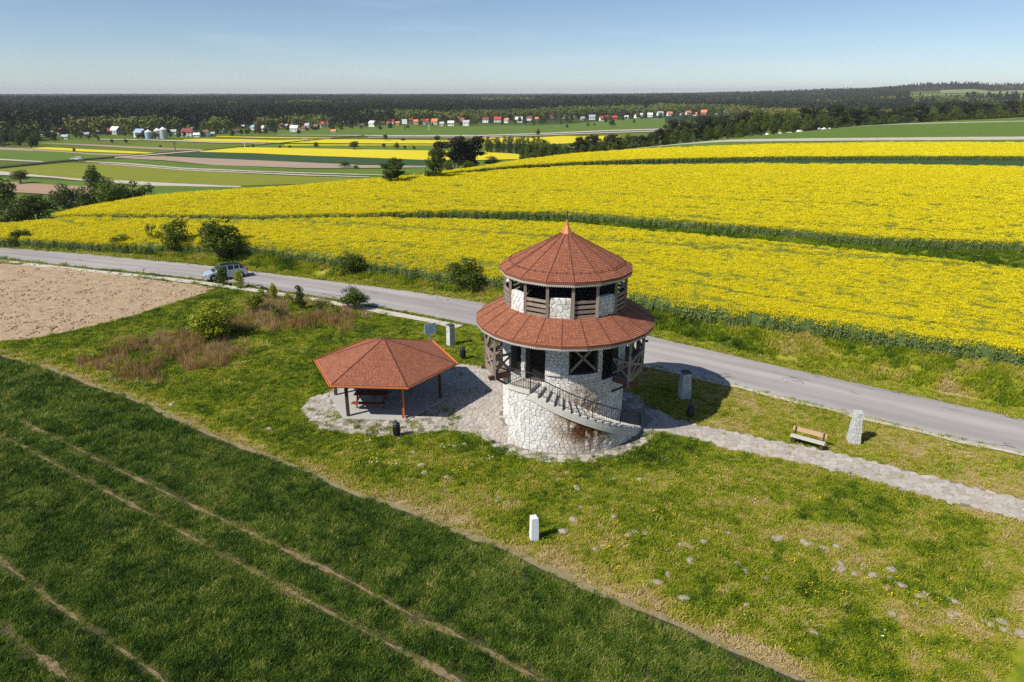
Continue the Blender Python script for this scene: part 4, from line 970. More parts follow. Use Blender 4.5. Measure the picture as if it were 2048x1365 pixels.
# roofs
def shingle_facet(mb, A_, B_, C_, D_, row=.12, tab=.17):
    """A,B eave corners; C,D upper corners (C above B, D above A)"""
    A_, B_, C_, D_ = map(Vector, (A_, B_, C_, D_)); ux = (B_ - A_).normalized(); mid = ((D_ - A_) + (C_ - B_)) / 2; nv = ux.cross(mid).normalized()
    if nv.z < 0: nv = -nv
    vy = nv.cross(ux).normalized()
    if vy.z < 0: vy = -vy
    loc = lambda p: ((p - A_).dot(ux), (p - A_).dot(vy))
    dom = [loc(A_), loc(B_), loc(C_), loc(D_)]; hmax = max(p[1] for p in dom)
    if area(dom) < 0: dom = dom[::-1]
    hp = []
    for i in range(4):
        p, q = dom[i], dom[(i + 1) % 4]
        if math.hypot(q[0] - p[0], q[1] - p[1]) < 1e-5: continue
        a, b_ = q[1] - p[1], -(q[0] - p[0]); hp.append((a, b_, a * p[0] + b_ * p[1]))
    xs = [p[0] for p in dom]; j = 0; v = 0
    while v < hmax:
        o_ = -rnd.random() * tab
        x = min(xs) + o_
        while x < max(xs):
            tb = tab * rnd.choice((.6, 1, 1, 1.3)); g = .008
            poly = [(x + g, v - .0), (x + tb - g, v), (x + tb - g, v + row + .02), (x + g, v + row + .02)]
            for a, b_, c in hp:
                if len(poly) >= 3: poly = clip(poly, a, b_, c)
            if len(poly) >= 3 and area(poly) > .001:
                n = len(poly); V = []
                for (px_, py_) in poly:
                    w_ = .034 - .16 * (py_ - v) * .9 + .004 * rnd.random(); w_ = max(w_, .008); V.append(A_ + ux * px_ + vy * py_ + nv * w_)
                V2 = [A_ + ux * px_ + vy * py_ + nv * .001 for px_, py_ in poly]
                mb.add(V + V2, [tuple(range(n))] + [(i, n + i, n + (i + 1) % n, (i + 1) % n) for i in range(n)])
            x += tb
        v += row; j += 1
def roof(parent, nside, ang0, Ro, zo, Ri, zi, polf, thick=.12, valance=True, name='roof', hipw=.032):
    step = 360 / nside; base = MB(); root = None
    fascia = MB(); sh = MB(); hips = []; panels = []; vals = []
    for i in range(nside):
        a, b_ = ang0 + i * step, ang0 + (i + 1) * step
        A_, B_, C_, D_ = polf(a, Ro, zo), polf(b_, Ro, zo), polf(b_, Ri, zi), polf(a, Ri, zi)
        dn = lambda p: (p[0], p[1], p[2] - thick)
        panels.append(([dn(A_), dn(B_), dn(C_), dn(D_), A_, B_, C_, D_])); shingle_facet(sh, A_, B_, C_, D_)
        hips.append((A_, D_))
    k = MB(); k.hexa(panels[0]); rt0 = MB(); rt0.lathe([(Ri * .97 if Ri > .5 else .05, zi - thick - .06), (Ri * .97 if Ri > .5 else .05, zi - thick)], n=nside)
    root = rt0.build(name, M['darkwood'], parent)
    for p in panels:
        k = MB(); k.hexa(p); k.build('roof_panel', M['roofbase'], root)
    sh.build('shingles', M['shingle'], root, kind='stuff')
    for A_, D_ in hips:
        k = MB(); k.bar((A_[0], A_[1], A_[2] + .03), (D_[0], D_[1], D_[2] + .03), hipw, .05); k.build('hip_strip', M['hip'], root)
    if valance:
        for i in range(nside):
            a, b_ = ang0 + i * step, ang0 + (i + 1) * step; A_, B_ = Vector(polf(a, Ro - .02, zo - .015)), Vector(polf(b_, Ro - .02, zo - .015)); L = (B_ - A_).length; d = (B_ - A_).normalized(); inn = Vector((-(A_ + B_)[0], -(A_ + B_)[1], 0)).normalized() * .022
            k = MB(); P0 = [A_, B_, B_ - Vector((0, 0, .17)), A_ - Vector((0, 0, .17))]; k.add([p for p in P0] + [p + inn for p in P0], [(0, 1, 2, 3), (7, 6, 5, 4), (0, 3, 7, 4), (1, 5, 6, 2), (3, 2, 6, 7), (0, 4, 5, 1)])
            nt_ = int(L / .095)
            for j in range(nt_):
                q0 = A_ + d * (L * j / nt_) - Vector((0, 0, .168)); q1 = A_ + d * (L * (j + .92) / nt_) - Vector((0, 0, .168)); qm = (q0 + q1) / 2 - Vector((0, 0, .085)); q01 = q0 * .75 + q1 * .25 - Vector((0, 0, .06)); q10 = q1 * .75 + q0 * .25 - Vector((0, 0, .06))
                k.add([q0, q1, q10, qm, q01, q0 + inn, q1 + inn, q10 + inn, qm + inn, q01 + inn], [(0, 1, 2, 3, 4), (9, 8, 7, 6, 5), (0, 4, 9, 5), (4, 3, 8, 9), (3, 2, 7, 8), (2, 1, 6, 7)])
            k.build('valance', M['val'], root)
    return root
tp = lambda a, r_, z: pol(a, r_, z)
r_low = roof(tower, 24, -1.5, 5.10, 6.17, 3.42, 7.10, tp, name='lower_roof')
r_up = roof(tower, 16, 7.0, 3.74, 9.08, .30, 10.86, tp, name='upper_roof')
rs = MB()
for i in range(24): 
    a = i * 15 - 1.5; rs.bar(pol(a, 3.4, 6.9), pol(a, 4.9, 6.1), .07, .1)
rs.build('rafters', M['darkwood'], tower)
rs = MB()
for i in range(16):
    a = i * 22.5 + 7; rs.bar(pol(a, .3, 10.6), pol(a, 3.55, 8.98), .08, .12)
rs.build('rafters', M['darkwood'], tower)
# snow guard on the upper roof
sg = MB(); zr = lambda r_: 9.08 + (3.74 - r_) * (10.86 - 9.08) / 3.44
for i in range(16):
    a, b_ = 7 + 22.5 * i, 7 + 22.5 * (i + 1); sg.tube(pol(a, 3.22, zr(3.22) + .12), pol(b_, 3.22, zr(3.22) + .12), .013, n=5, cap=False)
sgo = sg.build('snow_guard', M['hip'], r_up)
for i in range(16):
    for t in (.3, .7):
        A0, B0 = pol(7 + 22.5 * i, 3.22, zr(3.22)), pol(7 + 22.5 * (i + 1), 3.22, zr(3.22)); p = mixp(A0, B0, t, zr(3.22)); k = MB(); k.bar(p, (p[0], p[1], p[2] + .16), .03); k.build('bracket', M['hip'], r_up)
cd = MB(); cd.tube(pol(-60.5, .35, zr(.35) + .12), pol(-60.5, 3.7, zr(3.7) + .12), .012, n=5)
for j in range(7): p = pol(-60.5, .7 + j * .48, 0); z_ = zr(.7 + j * .48); cd.bar((p[0], p[1], z_), (p[0], p[1], z_ + .15), .03)
cd.build('lightning_conductor', M['hip'], r_up)
cap = MB(); n = 8
for i in range(n):
    a, b_ = 360 / n * i + 10, 360 / n * (i + 1) + 10
    cap.add([pol(a, .37, 10.80), pol(b_, .37, 10.80), pol(b_, .12, 11.30), pol(a, .12, 11.30)], [(0, 1, 2, 3)]); cap.add([pol(a, .12, 11.30), pol(b_, .12, 11.30), pol(b_, .02, 11.62), pol(a, .02, 11.62)], [(0, 1, 2, 3)])
cap.build('metal_cap', M['copper'], r_up)
rod = MB(); rod.tube((0, 0, 11.55), (0, 0, 12.2), .018, .008, n=6); rod.bar((-.07, 0, 12.05), (.07, 0, 12.05), .02); rod.bar((0, 0, 11.95), (.05, 0, 12.0), .03); rod.build('finial_rod', M['iron'], r_up)
# upper storey: posts, stone parapets and plank rails
par = MB(); PZ0, PZ1 = 7.02, 8.12
curved(par, -180, 180, 3.12, 3.40, 6.7, PZ0, 48)
stp = []; parts_ = []
for i in range(16):
    a, b_ = 7 + 22.5 * i, 7 + 22.5 * (i + 1)
    if i % 2 == 1: curved(par, a + 1.6, b_ - 1.6, 3.1, 3.38, PZ0, PZ1 - .02)
par_o = par.build('parapet', M['mortar'], tower)
S_ = []
for i in range(16):
    a, b_ = 7 + 22.5 * i, 7 + 22.5 * (i + 1)
    if i % 2 == 1:
        band_stones(a + 1.6, b_ - 1.6, PZ0 - .05, PZ1 - .04, 3.38, .27, .24)
        for c in cellsvor([(R(a + 1.6) * 3.24, 3.1), (R(b_ - 1.6) * 3.24, 3.1), (R(b_ - 1.6) * 3.24, 3.4), (R(a + 1.6) * 3.24, 3.4)], .3, .3, rnd): S_.append(stone_geo(c, lambda u, v, w_: pol(math.degrees(u / 3.24), v, PZ1 - .02 + w_), .01, .04, rnd))
    else:
        for j, z_ in enumerate((7.16, 7.42, 7.68, 7.95)):
            k = MB(); k.bar(pol(a + .8, 3.42, z_), pol(b_ - .8, 3.42, z_), .05, .16 if j < 3 else .15); k.build('plank_rail', M['wood'], tower)
    k = MB(); k.bar(pol(a, 3.44, 6.95), pol(a, 3.44, 9.0), .15); k.build('post', M['wood'], tower)
    k = MB(); k.bar(pol(a, 3.44, 8.92), pol(b_, 3.44, 8.92), .12, .14); k.build('ring_beam', M['darkwood'], tower)
band_stones(-180, 180, 6.85, 7.06, 3.40, .3, .2)
emit_stones(S_, par_o, M['stone'], 70, sc_t)

# ------------------------------------------------------------------ hexagonal picnic shelter
shl = tag(empty('picnic_shelter', (SH[0], SH[1], 0)), 'open hexagonal picnic shelter with red shingle roof and orange gutters', 'shelter')
hp_ = lambda a, r_, z: (r_ * math.cos(R(a)), r_ * math.sin(R(a)), z)
k = MB(); k.add([hp_(356 + 60 * i, 3.72, -.05) for i in range(6)] + [hp_(356 + 60 * i, 3.72, .08) for i in range(6)], [(i, (i + 1) % 6, 6 + (i + 1) % 6, 6 + i) for i in range(6)] + [tuple(range(6, 12))]); k.build('floor_slab', M['slab'], shl)
roof(shl, 6, 356, 4.34, 2.42, .03, 3.92, hp_, thick=.1, valance=False, hipw=.06)
for i in range(6):
    a, b_ = 356 + 60 * i, 356 + 60 * (i + 1)
    k = MB(); k.bar(hp_(a, 4.36, 2.36), hp_(b_, 4.36, 2.36), .05, .17); k.build('fascia', M['darkwood'] if i in (4, 5, 0) else M['gutter'], shl)
    if i in (3, 2, 1, 0, 4, 5):
        k = MB(); k.bar(hp_(a, 4.45, 2.385), hp_(b_, 4.45, 2.385), .13, .035); k.bar(hp_(a, 4.51, 2.42), hp_(b_, 4.51, 2.42), .02, .10); k.build('gutter', M['gutter'], shl)
    p = hp_(a, 3.32, 0); k = MB(); k.bar((p[0], p[1], .08), (p[0], p[1], 2.45), .17); k.build('post', M['darkwood'] if i != 5 else M['redwood'], shl)
    for d in (-1, 1):
        q = hp_(a + d * 60, 3.32, 0); k = MB(); k.bar((p[0], p[1], 1.75), mixp(p, q, .2, 2.35), .09, .09); k.build('knee_brace', M['darkwood'], shl)
    q = hp_(b_, 3.32, 0); k = MB(); k.bar((p[0], p[1], 2.4), (q[0], q[1], 2.4), .13, .16); k.build('beam', M['darkwood'], shl)
    k = MB(); k.bar(hp_(a, 4.2, 2.3), (0, 0, 3.75), .1, .14); k.build('rafter', M['darkwood'], shl)
p = hp_(296, 3.42, 0)
k = MB(); k.tube(hp_(296, 4.4, 2.36), (p[0], p[1], 2.1), .04, n=8); k.tube((p[0], p[1], 2.1), (p[0], p[1], .25), .04, n=8); k.tube((p[0], p[1], .25), (p[0] + .12, p[1] - .12, .1), .04, n=8); k.build('downpipe', M['gutter'], shl)
def picnic(loc, rz, lab):
    t = tag(empty('picnic_table', loc, rz), lab, 'picnic table', 'picnic tables in the shelter')
    for dx in (-.28, 0, .28):
        k = MB(); k.box((dx * 0, dx, .76), (2.0, .26, .045)); k.build('table_board', M['redwood'], t)
    for s in (-1, 1):
        for j in (0, 1):
            k = MB(); k.box((0, s * (.75 + j * .17), .45), (2.0, .15, .045)); k.build('seat_board', M['redwood'], t)
        for ex in (-.8, .8):
            k = MB(); k.bar((ex, s * .2, .74), (ex, s * .62, 0), .07, .1); k.build('leg', M['redwood'], t)
    for ex in (-.8, .8):
        k = MB(); k.box((ex, 0, .4), (.07, 1.8, .09)); k.build('cross_bar', M['redwood'], t); k = MB(); k.box((ex, 0, .71), (.07, .8, .06)); k.build('cross_bar', M['redwood'], t)
    return t
picnic((SH[0] - .75, SH[1] - 1.15, .08), R(-4), 'red brown picnic table at the sunlit front edge under the shelter')
picnic((SH[0] + .6, SH[1] + 1.2, .08), R(-4), 'red brown picnic table in deep shade at the back of the shelter')

# ------------------------------------------------------------------ small things near the tower
def bxy(px, py, z=0): p = at(px, py, z); return float(p[0]), float(p[1])
x, y = bxy(1068, 1079)
k = MB(); k.box((0, 0, .56), (.34, .34, 1.12), R(14), taper=.88); k.box((0, 0, 1.15), (.30, .30, .06), R(14), taper=.6)
o = k.build('marker_post', M['white'], None); o.location = (x, y, 0); tag(o, 'white painted concrete marker post standing alone in the lawn', 'post')
def stone_pillar(px, py, h, wb, wt, rz, lab, mat, dark_cap=True):
    x, y = bxy(px, py); t = tag(empty('stone_pillar', (x, y, 0), rz), lab, 'stone pillar', 'stone pillars beside the road')
    k = MB(); k.box((0, 0, h / 2), (wb - .08, wb - .08, h), taper=(wt - .08) / (wb - .08)); core = k.build('core', M['mortar'], t)
    S2 = []
    for sd_ in range(4):
        ca, sa = math.cos(sd_ * math.pi / 2), math.sin(sd_ * math.pi / 2)
        def mf(u, v, w_, ca=ca, sa=sa):
            half = (wb + (wt - wb) * v / h) / 2 - .03; uu = u * (wb + (wt - wb) * v / h) / wb; X_, Y_ = uu, -(half + w_); return (X_ * ca - Y_ * sa, X_ * sa + Y_ * ca, v)
        for c in cellsvor([(-wb / 2, 0), (wb / 2, 0), (wb / 2, h), (-wb / 2, h)], .24, .22, rnd): S2.append(stone_geo(c, mf, .008, rnd.uniform(.015, .035), rnd))
    emit_stones(S2, core, mat, 60, lambda q: q[3])
    k = MB(); k.box((0, 0, h + .03), (wt + .03, wt + .03, .09), taper=.9); k.build('cap_stone', M['mortar'] if dark_cap else mat, t)
M['stone2'] = m_stone('grey_white_stone', [(0, (.42, .42, .40)), (.5, (.56, .57, .55)), (1, (.68, .68, .66))])
stone_pillar(902, 691, 1.62, .52, .46, R(38), 'narrow stone pillar between the blue sign board and the tower', M['stone2'])
stone_pillar(1368, 796, 1.72, .66, .52, R(8), 'stone pillar standing in the shadow of the tower', M['stone2'])
stone_pillar(1706, 885, 1.8, .60, .40, R(-8), 'tapered pale stone pillar to the right of the wooden bench', M['stone2'], False)
def litter_bin(px, py, lab, ribs=True):
    x, y = bxy(px, py); t = tag(empty('litter_bin', (x, y, 0)), lab, 'litter bin', 'black litter bins on the lawn')
    k = MB(); k.lathe([(.15, .12), (.185, .16), (.195, .70), (.17, .72)], n=18); k.build('bin_body', M['bin'], t)
    k = MB(); k.tube((0, .19, 0), (0, .19, .95), .025, n=8); k.tube((0, 0, 0), (0, 0, .14), .05, n=8); k.build('pole', M['bin'], t)
    k = MB(); k.lathe([(.20, .80), (.19, .83), (.12, .89), (.03, .91)], n=18); k.build('lid', M['bin'], t)
    k = MB(); [k.bar((.17 * math.cos(a), .17 * math.sin(a), .70), (.17 * math.cos(a), .17 * math.sin(a), .81), .02) for a in (0, 2.1, 4.2)]; k.build('lid_bracket', M['bin'], t)
    for i in range(16):
        a = i * 2 * math.pi / 16; k = MB(); k.bar((.198 * math.cos(a), .198 * math.sin(a), .17), (.203 * math.cos(a), .203 * math.sin(a), .69), .03, .012); k.build('slat', M['bin'], t)
litter_bin(794, 874, 'black litter bin on the grass in front of the picnic shelter')
litter_bin(926, 719, 'black litter bin left of the tower gallery near the paving edge')
litter_bin(1380, 836, 'litter bin in the tower shadow beside the paved path')
# bench
p0, p1 = at(1581, 869, .46), at(1651, 888, .46); cx, cy = (p0 + p1) / 2; rz = math.atan2(p1[1] - p0[1], p1[0] - p0[0])
t = tag(empty('park_bench', (cx, cy, 0), rz), 'wooden park bench with silvered seat facing the paved path', 'bench')
k = MB(); k.box((0, -.02, .45), (1.75, .30, .09)); k.build('seat', M['greywood'], t)
k = MB(); k.box((0, .32, .74), (1.75, .08, .24)); o = k.build('backrest', M['orangewood'], t)
for s in (-.72, .72):
    k = MB(); k.bar((s, .0, .44), (s, .0, 0), .12, .2); k.build('leg', M['darkwood'], t); k = MB(); k.bar((s, .0, .36), (s, .30, .36), .1, .1); k.bar((s, .27, .32), (s, .27, .88), .08, .07); k.build('back_support', M['darkwood'], t)
# information sign
x, y = bxy(862, 695); t = tag(empty('information_sign', (x, y, 0), R(32)), 'pale blue information board on a grey pole behind the shelter', 'sign')
k = MB(); k.tube((0, 0, 0), (0, 0, 1.6), .035, n=10); k.build('pole', M['steel'], t)
k = MB(); k.box((-.02, -.06, 1.5), (.92, .03, .84)); bd_ = k.build('board', plain('sign_blue', (.62, .76, .90), .5, .06), t)
k = MB(); k.lathe([(.045, 0), (.045, .006)], n=12); e = k.build('emblem', plain('emblem_dark', (.10, .16, .28), .6), bd_); e.rotation_euler = (R(90), 0, 0); e.location = (-.02, -.077, 1.58)
for j, (z_, w_) in enumerate(((1.38, .6), (1.3, .66), (1.22, .5))):
    k = MB(); k.box((-.02, -.078, z_), (w_, .004, .016)); k.build('text_line', plain('print_grey', (.22, .3, .42), .6), bd_)
# molehills
MH = [(700 + a * .3418, 900 + b_ * .3418) for a, b_ in ((420, 90), (437, 134), (562, 160), (330, 177), (855, 300), (870, 283), (1350, 335), (1308, 410), (1545, 392), (1325, 224), (1265, 134), (1545, 173), (1693, 173), (1668, 480), (1625, 500), (1728, 490), (1245, 478), (1480, 565), (1432, 580), (1860, 730), (1795, 778), (1955, 870), (612, 752))]
MH += [(1348 + a * .3418, 960 + b_ * .3418) for a, b_ in ((45, 380), (80, 386), (172, 364), (318, 312), (590, 345), (615, 340), (755, 360), (785, 378), (873, 400), (958, 392), (972, 490), (935, 528), (978, 523), (1055, 552), (1105, 526), (1165, 558), (1270, 528), (1262, 575), (1328, 618), (1243, 636), (1440, 682), (1470, 668), (1415, 728), (1635, 712), (1275, 784), (1620, 795), (1655, 785), (1810, 825), (1850, 845), (1920, 830), (1930, 880), (1960, 900), (2030, 900), (415, 532), (372, 492), (425, 733), (810, 890), (95, 474), (530, 573))]
MH += [(343, 810), (508, 838), (538, 858), (580 + 685 * .2246, 620 + 1172 * .2246), (908, 893), (928, 889), (826, 905), (716, 907)]
mp_ = []
M['mole'] = m_soil('dry_molehill', (.42, .35, .28), (.62, .54, .46), 5)
for q in range(4):
    k = MB(); n = 9; prof = [(1, -.02), (.82, .12), (.5, .26), (.2, .33)]; V = []
    for r_, z_ in prof:
        for i in range(n):
            a = i * 2 * math.pi / n; rr = r_ * rnd.uniform(.75, 1.2); V.append((rr * math.cos(a) * .22, rr * math.sin(a) * .19, z_ * .38 * rnd.uniform(.8, 1.2)))
    F = [(j * n + i, j * n + (i + 1) % n, (j + 1) * n + (i + 1) % n, (j + 1) * n + i) for j in range(3) for i in range(n)] + [tuple(range(3 * n, 4 * n))]
    me = bpy.data.meshes.new('molehill'); me.from_pydata(V, [], F); me.materials.append(M['mole']); mp_.append(me)
for i, (px_, py_) in enumerate(MH):
    x, y = bxy(px_, py_); o = bpy.data.objects.new('molehill', mp_[i % 4]); COL.objects.link(o); o.location = (x, y, .015); s = rnd.uniform(.55, 1.05); o.scale = (s * rnd.uniform(.9, 1.4), s, s * .6); o.rotation_euler = (0, 0, rnd.random() * 6)
    tag(o, 'small molehill of dry pale earth in the meadow grass', 'molehill', 'molehills scattered over the lawn')

# ------------------------------------------------------------------ trees
def crown(mb, blobs, n, leaf, m=0, shell=.55):
    wts = [b_[3] ** 2 for b_ in blobs]
    for _ in range(n):
        cx, cy, cz, r_, fz = random.choices(blobs, wts)[0]
        d = Vector((random.gauss(0, 1), random.gauss(0, 1), random.gauss(0, 1))).normalized(); rr = r_ * (shell + (1 - shell) * random.random()) * random.uniform(.85, 1.08)
        leafquad(mb, (cx + d.x * rr, cy + d.y * rr, cz + d.z * rr * fz), leaf * random.uniform(.6, 1.3), m, 0, d)
def blobset(n, wr, z0, z1, r0, r1, top=.5):
    B = []
    for i in range(n):
        z_ = random.uniform(z0, z1); f = 1 - (1 - top) * (z_ - z0) / (z1 - z0 + 1e-6); a = random.random() * 6.28; d = wr * f * math.sqrt(random.random()); B.append((d * math.cos(a), d * math.sin(a), z_, random.uniform(r0, r1) * (.7 + .3 * f), .85))
    return B
def limbs(mb, n, z0, h, spread, r0=.02):
    mb.tube((0, 0, -.03), (.01, .01, z0 + .12), r0 * 1.3, r0 * .8, n=7)
    mb.tube((.01, .01, z0 + .1), (.0, .02, h), r0 * .8, r0 * .2, n=6)
    for i in range(n):
        a = i * 2.4 + random.random(); z_ = z0 + (h - z0) * random.uniform(0, .7); mb.tube((0, 0, z_), (spread * math.cos(a), spread * math.sin(a), z_ + spread * random.uniform(.4, 1)), r0 * .5, r0 * .12, n=5)
def tree_mesh(kind):
    cr, tr = MB(), MB()
    if kind.startswith('bush'):
        B = blobset(20, .31, .16, .84, .10, .21, .55); crown(cr, B, 3000, .040, shell=.45); crown(cr, [(0, 0, .42, .30, 1.1)], 500, .05, shell=.2)
        for i in range(8): a = i * .785; tr.tube((.02 * math.cos(a), .02 * math.sin(a), 0), (.25 * math.cos(a + .3), .25 * math.sin(a), random.uniform(.45, .75)), .012, .004, n=5)
    elif kind.startswith('sapling'):
        for i in range(16):
            a = random.random() * 6.28; z_ = random.uniform(.15, .9); r_ = .28 * (1.05 - z_) + .05; crown(cr, [(r_ * math.cos(a), r_ * math.sin(a), z_, .10, 1.3)], 60, .05, shell=.2)
            tr.tube((0, 0, z_ * .8), (r_ * math.cos(a), r_ * math.sin(a), z_), .006, .003, n=4)
        tr.tube((0, 0, -.03), (0, 0, .95), .016, .004, n=6)
    elif kind.startswith('broad'):
        B = blobset(17, .30, .34, .86, .12, .2, .5); crown(cr, B, 2600, .042); crown(cr, [(0, 0, .58, .26, 1.1)], 300, .06, shell=.3); limbs(tr, 7, .2, .75, .26, .028)
    elif kind.startswith('oval'):
        B = blobset(15, .22, .18, .88, .12, .19, .35); crown(cr, B, 2600, .04); crown(cr, [(0, 0, .5, .2, 1.7)], 300, .06, shell=.3); limbs(tr, 5, .12, .8, .16, .025)
    elif kind.startswith('pine'):
        B = []
        for i in range(20):
            z_ = random.uniform(.34, .93); a = random.random() * 6.28; d = .25 * (1.1 - abs(z_ - .6)) * random.uniform(.2, 1); B.append((d * math.cos(a), d * math.sin(a), z_, random.uniform(.10, .17), .55)); tr.tube((0, 0, z_ - .08), (d * math.cos(a), d * math.sin(a), z_), .01, .004, n=4)
        crown(cr, B, 3000, .042, shell=.35); tr.tube((0, 0, -.03), (.01, 0, .5), .024, .016, n=7); tr.tube((.01, 0, .5), (0, 0, .93), .016, .004, n=6)
    elif kind.startswith('poplar'):
        B = [(random.uniform(-.05, .05), random.uniform(-.05, .05), z_, .11 * (1.15 - abs(z_ - .45)), 1.1) for z_ in np.linspace(.12, .93, 11)]; crown(cr, B, 1500, .034); tr.tube((0, 0, -.03), (0, 0, .95), .018, .004, n=6)
    return cr, tr
TM = {}
def tree_proto(kind):
    if kind not in TM:
        cr, tr = tree_mesh(kind); TM[kind] = (cr.mesh('crown'), tr.mesh('trunk'))
        TM[kind][0].materials.append(M['leaf_mid']); TM[kind][1].materials.append(M['bark'])
    return TM[kind]
TNAME = {'bush': 'bush', 'sapl': 'sapling', 'broa': 'broadleaf_tree', 'oval': 'broadleaf_tree', 'pine': 'pine_tree', 'popl': 'poplar_tree'}
def tree(kind, x, y, h, wd, leaf, label, group=None, z=None, lean=0):
    """h height, wd crown width in metres"""
    cm, tm = tree_proto(kind); nm = TNAME[kind[:4]]; base_w = {'bush': .85, 'sapl': .6, 'broa': .85, 'oval': .68, 'pine': .62, 'popl': .3}[kind[:4]]
    e = empty(nm, (x, y, (H1(x, y) if z is None else z) - .03), random.random() * 6.28, (wd / base_w, wd / base_w, h)); e.rotation_euler[1] = lean
    for n_, me, mt in (('crown', cm, leaf), ('trunk', tm, M['bark'])):
        o = bpy.data.objects.new(n_, me); COL.objects.link(o); o.parent = e; o.material_slots[0].link = 'OBJECT'; o.material_slots[0].material = mt
    tag(e, label, {'bush': 'bush', 'sapl': 'sapling'}.get(kind[:4], 'tree'), group); return e
def tpx(kind, px, pyb, pyt, wpx, leaf, label, group=None, z=0., lean=0):
    """a plant from its foot pixel, top pixel and width in pixels"""
    x, y = bxy(px, pyb, z); zz = H1(x, y)
    for _ in range(3): x, y = bxy(px, pyb, zz); zz = H1(x, y)
    dep = y * c20 + (CH - zz) * s20; a, b_, c_ = ray(px, pyt); h = CH + c_ * y / b_ - zz
    return tree(kind, x, y, h * 1.1, wpx * dep / FP * (1.3 if wpx > 20 else 1.12), leaf, label, group, zz, lean)
L1, L2, L3, LP = M['leaf_dark'], M['leaf_mid'], M['leaf_lime'], M['leaf_pine']
g1 = 'bushes along the far road bank'; g2 = 'young trees on the near road verge'
tpx('bush0', 45, 492, 456, 42, L1, 'dark bush at the left end of the road bank', g1, BH)
tpx('bush1', 243, 502, 468, 46, L2, 'low round green bush on the road bank, left of the yellow sapling', g1, BH)
tpx('sapling0', 310, 500, 448, 26, L3, 'thin yellowish sapling on the bank between two bushes', g1, BH)
tpx('bush2', 362, 508, 441, 64, L2, 'tall green bush on the bank left of the biggest one', g1, BH)
tpx('bush0', 446, 521, 430, 92, L2, 'biggest leafy bush on the road bank above the parked car', g1, BH)
tpx('bush0', 706, 553, 501, 62, M['leaf_mid'], 'ragged green bush on the bank between car and tower', g1, .8)
tpx('bush1', 926, 583, 515, 84, L2, 'dense dark green bush on the bank just left of the tower roof', g1, .8)
tpx('bush2', 545, 520, 487, 30, L2, 'small weedy shrub on the bank right of the biggest bush', g1, BH)
tpx('oval1', 448, 572, 530, 26, L1, 'dark sapling standing in front of the parked car', g2)
tpx('oval0', 480, 577, 542, 26, L3, 'bright yellow green sapling behind the tail of the parked car', g2)
tpx('oval1', 549, 601, 564, 20, L3, 'slim light green sapling beside the footway', g2)
tpx('oval0', 602, 619, 573, 24, L1, 'dark green conical sapling near the footway', g2)
tpx('bush0', 508, 622, 583, 40, L3, 'rounded yellow green shrub below the footway', g2)
tpx('bush1', 706, 620, 574, 58, L2, 'wide loose green sapling at the road edge, nearest the tower', g2)
for q_, (a_, b_, c_, d_) in enumerate(((528, 596, 576, 16), (575, 612, 592, 16), (640, 622, 602, 18), (668, 632, 612, 20), (560, 640, 622, 22))): tpx('sapling%d' % (q_ % 3), a_, b_, c_ - 3, d_ + 6, L3 if q_ % 2 else L2, 'small wispy green shoot between footway and dry weeds', g2)
tpx('bush2', 428, 675, 606, 92, L3, 'large sprawling yellow green bush in the dry weeds', g2)
g3 = 'trees at the left end of the rapeseed'
tpx('broad1', 12, 436, 364, 76, L1, 'dark tree at the left picture edge beside the rapeseed', g3, .5)
tpx('bush0', 68, 447, 384, 96, L1, 'broad dark tree at the corner of the rapeseed field', g3, .5)
tpx('bush2', 30, 446, 398, 70, L1, 'dark shrub filling under the left edge tree', g3, .5)
for i, (px_, pb_, pt_, w_, lf, nm) in enumerate(((137, 411, 363, 66, L1, 'leftmost dark bush of the clump beyond the rapeseed'), (180, 412, 366, 64, L1, 'second bush of the clump beyond the rapeseed'), (222, 409, 360, 66, L2, 'middle bush of the clump beyond the rapeseed'), (258, 404, 357, 70, L1, 'largest dark bush of the clump beyond the rapeseed'), (292, 398, 364, 50, L1, 'right end bush of the clump beyond the rapeseed'))):
    tpx('bush%d' % (i % 3), px_, pb_, pt_, w_, lf, nm, g3, -2)
tpx('broad2', 193, 392, 332, 38, L1, 'round crowned tree rising behind the bush clump', g3, -9)
tpx('broad1', 42, 368, 341, 36, L2, 'small tree on a field edge in the valley at left', g3, -16)
LPop = M['leaf_pop']
for i in range(13):
    px_ = 975 + i * 8.2; tpx('poplar%d' % (i % 2), px_ + random.uniform(-2, 2), 306 + i * .3, 277 + random.uniform(-2, 3), 15, LPop, 'slim young poplar in the plantation beyond the slope', 'young poplars in the plantation', -15)
def beyond(px_, d_extra, ytop, wpx, kind, leaf, lab, grp):
    """tree standing a little beyond the crest line in direction px"""
    a, b_, _ = ray(px_, 400); t0 = None; u = np.arange(60, 1400, 4.); xx = a / b_ * u; dd = sdist(xx, u, CREST); i = int(np.argmax(dd > d_extra)); y = float(u[i]); x = float(a / b_ * y); zz = H1(x, y)
    _, b2, c2 = ray(px_, ytop); h = CH + c2 * y / b2 - zz; dep = y * c20 + (CH - zz) * s20
    return tree(kind, x, y, max(2.5, h), wpx * dep / FP, leaf, lab, grp, zz)
g4 = 'trees on the crest'
beyond(782, -7, 316, 46, 'pine0', L1, 'left leaning tree on the crest of the slope', g4).rotation_euler[1] = -.12
beyond(799, -7, 313, 38, 'pine1', L1, 'right one of the leaning pair on the crest', g4).rotation_euler[1] = .15
beyond(874, -6, 293, 58, 'oval0', L1, 'dense dark broadleaf tree in front of the big pines', g4)
beyond(880, 30, 266, 40, 'pine0', LP, 'slender pine rising behind the dense dark tree', g4)
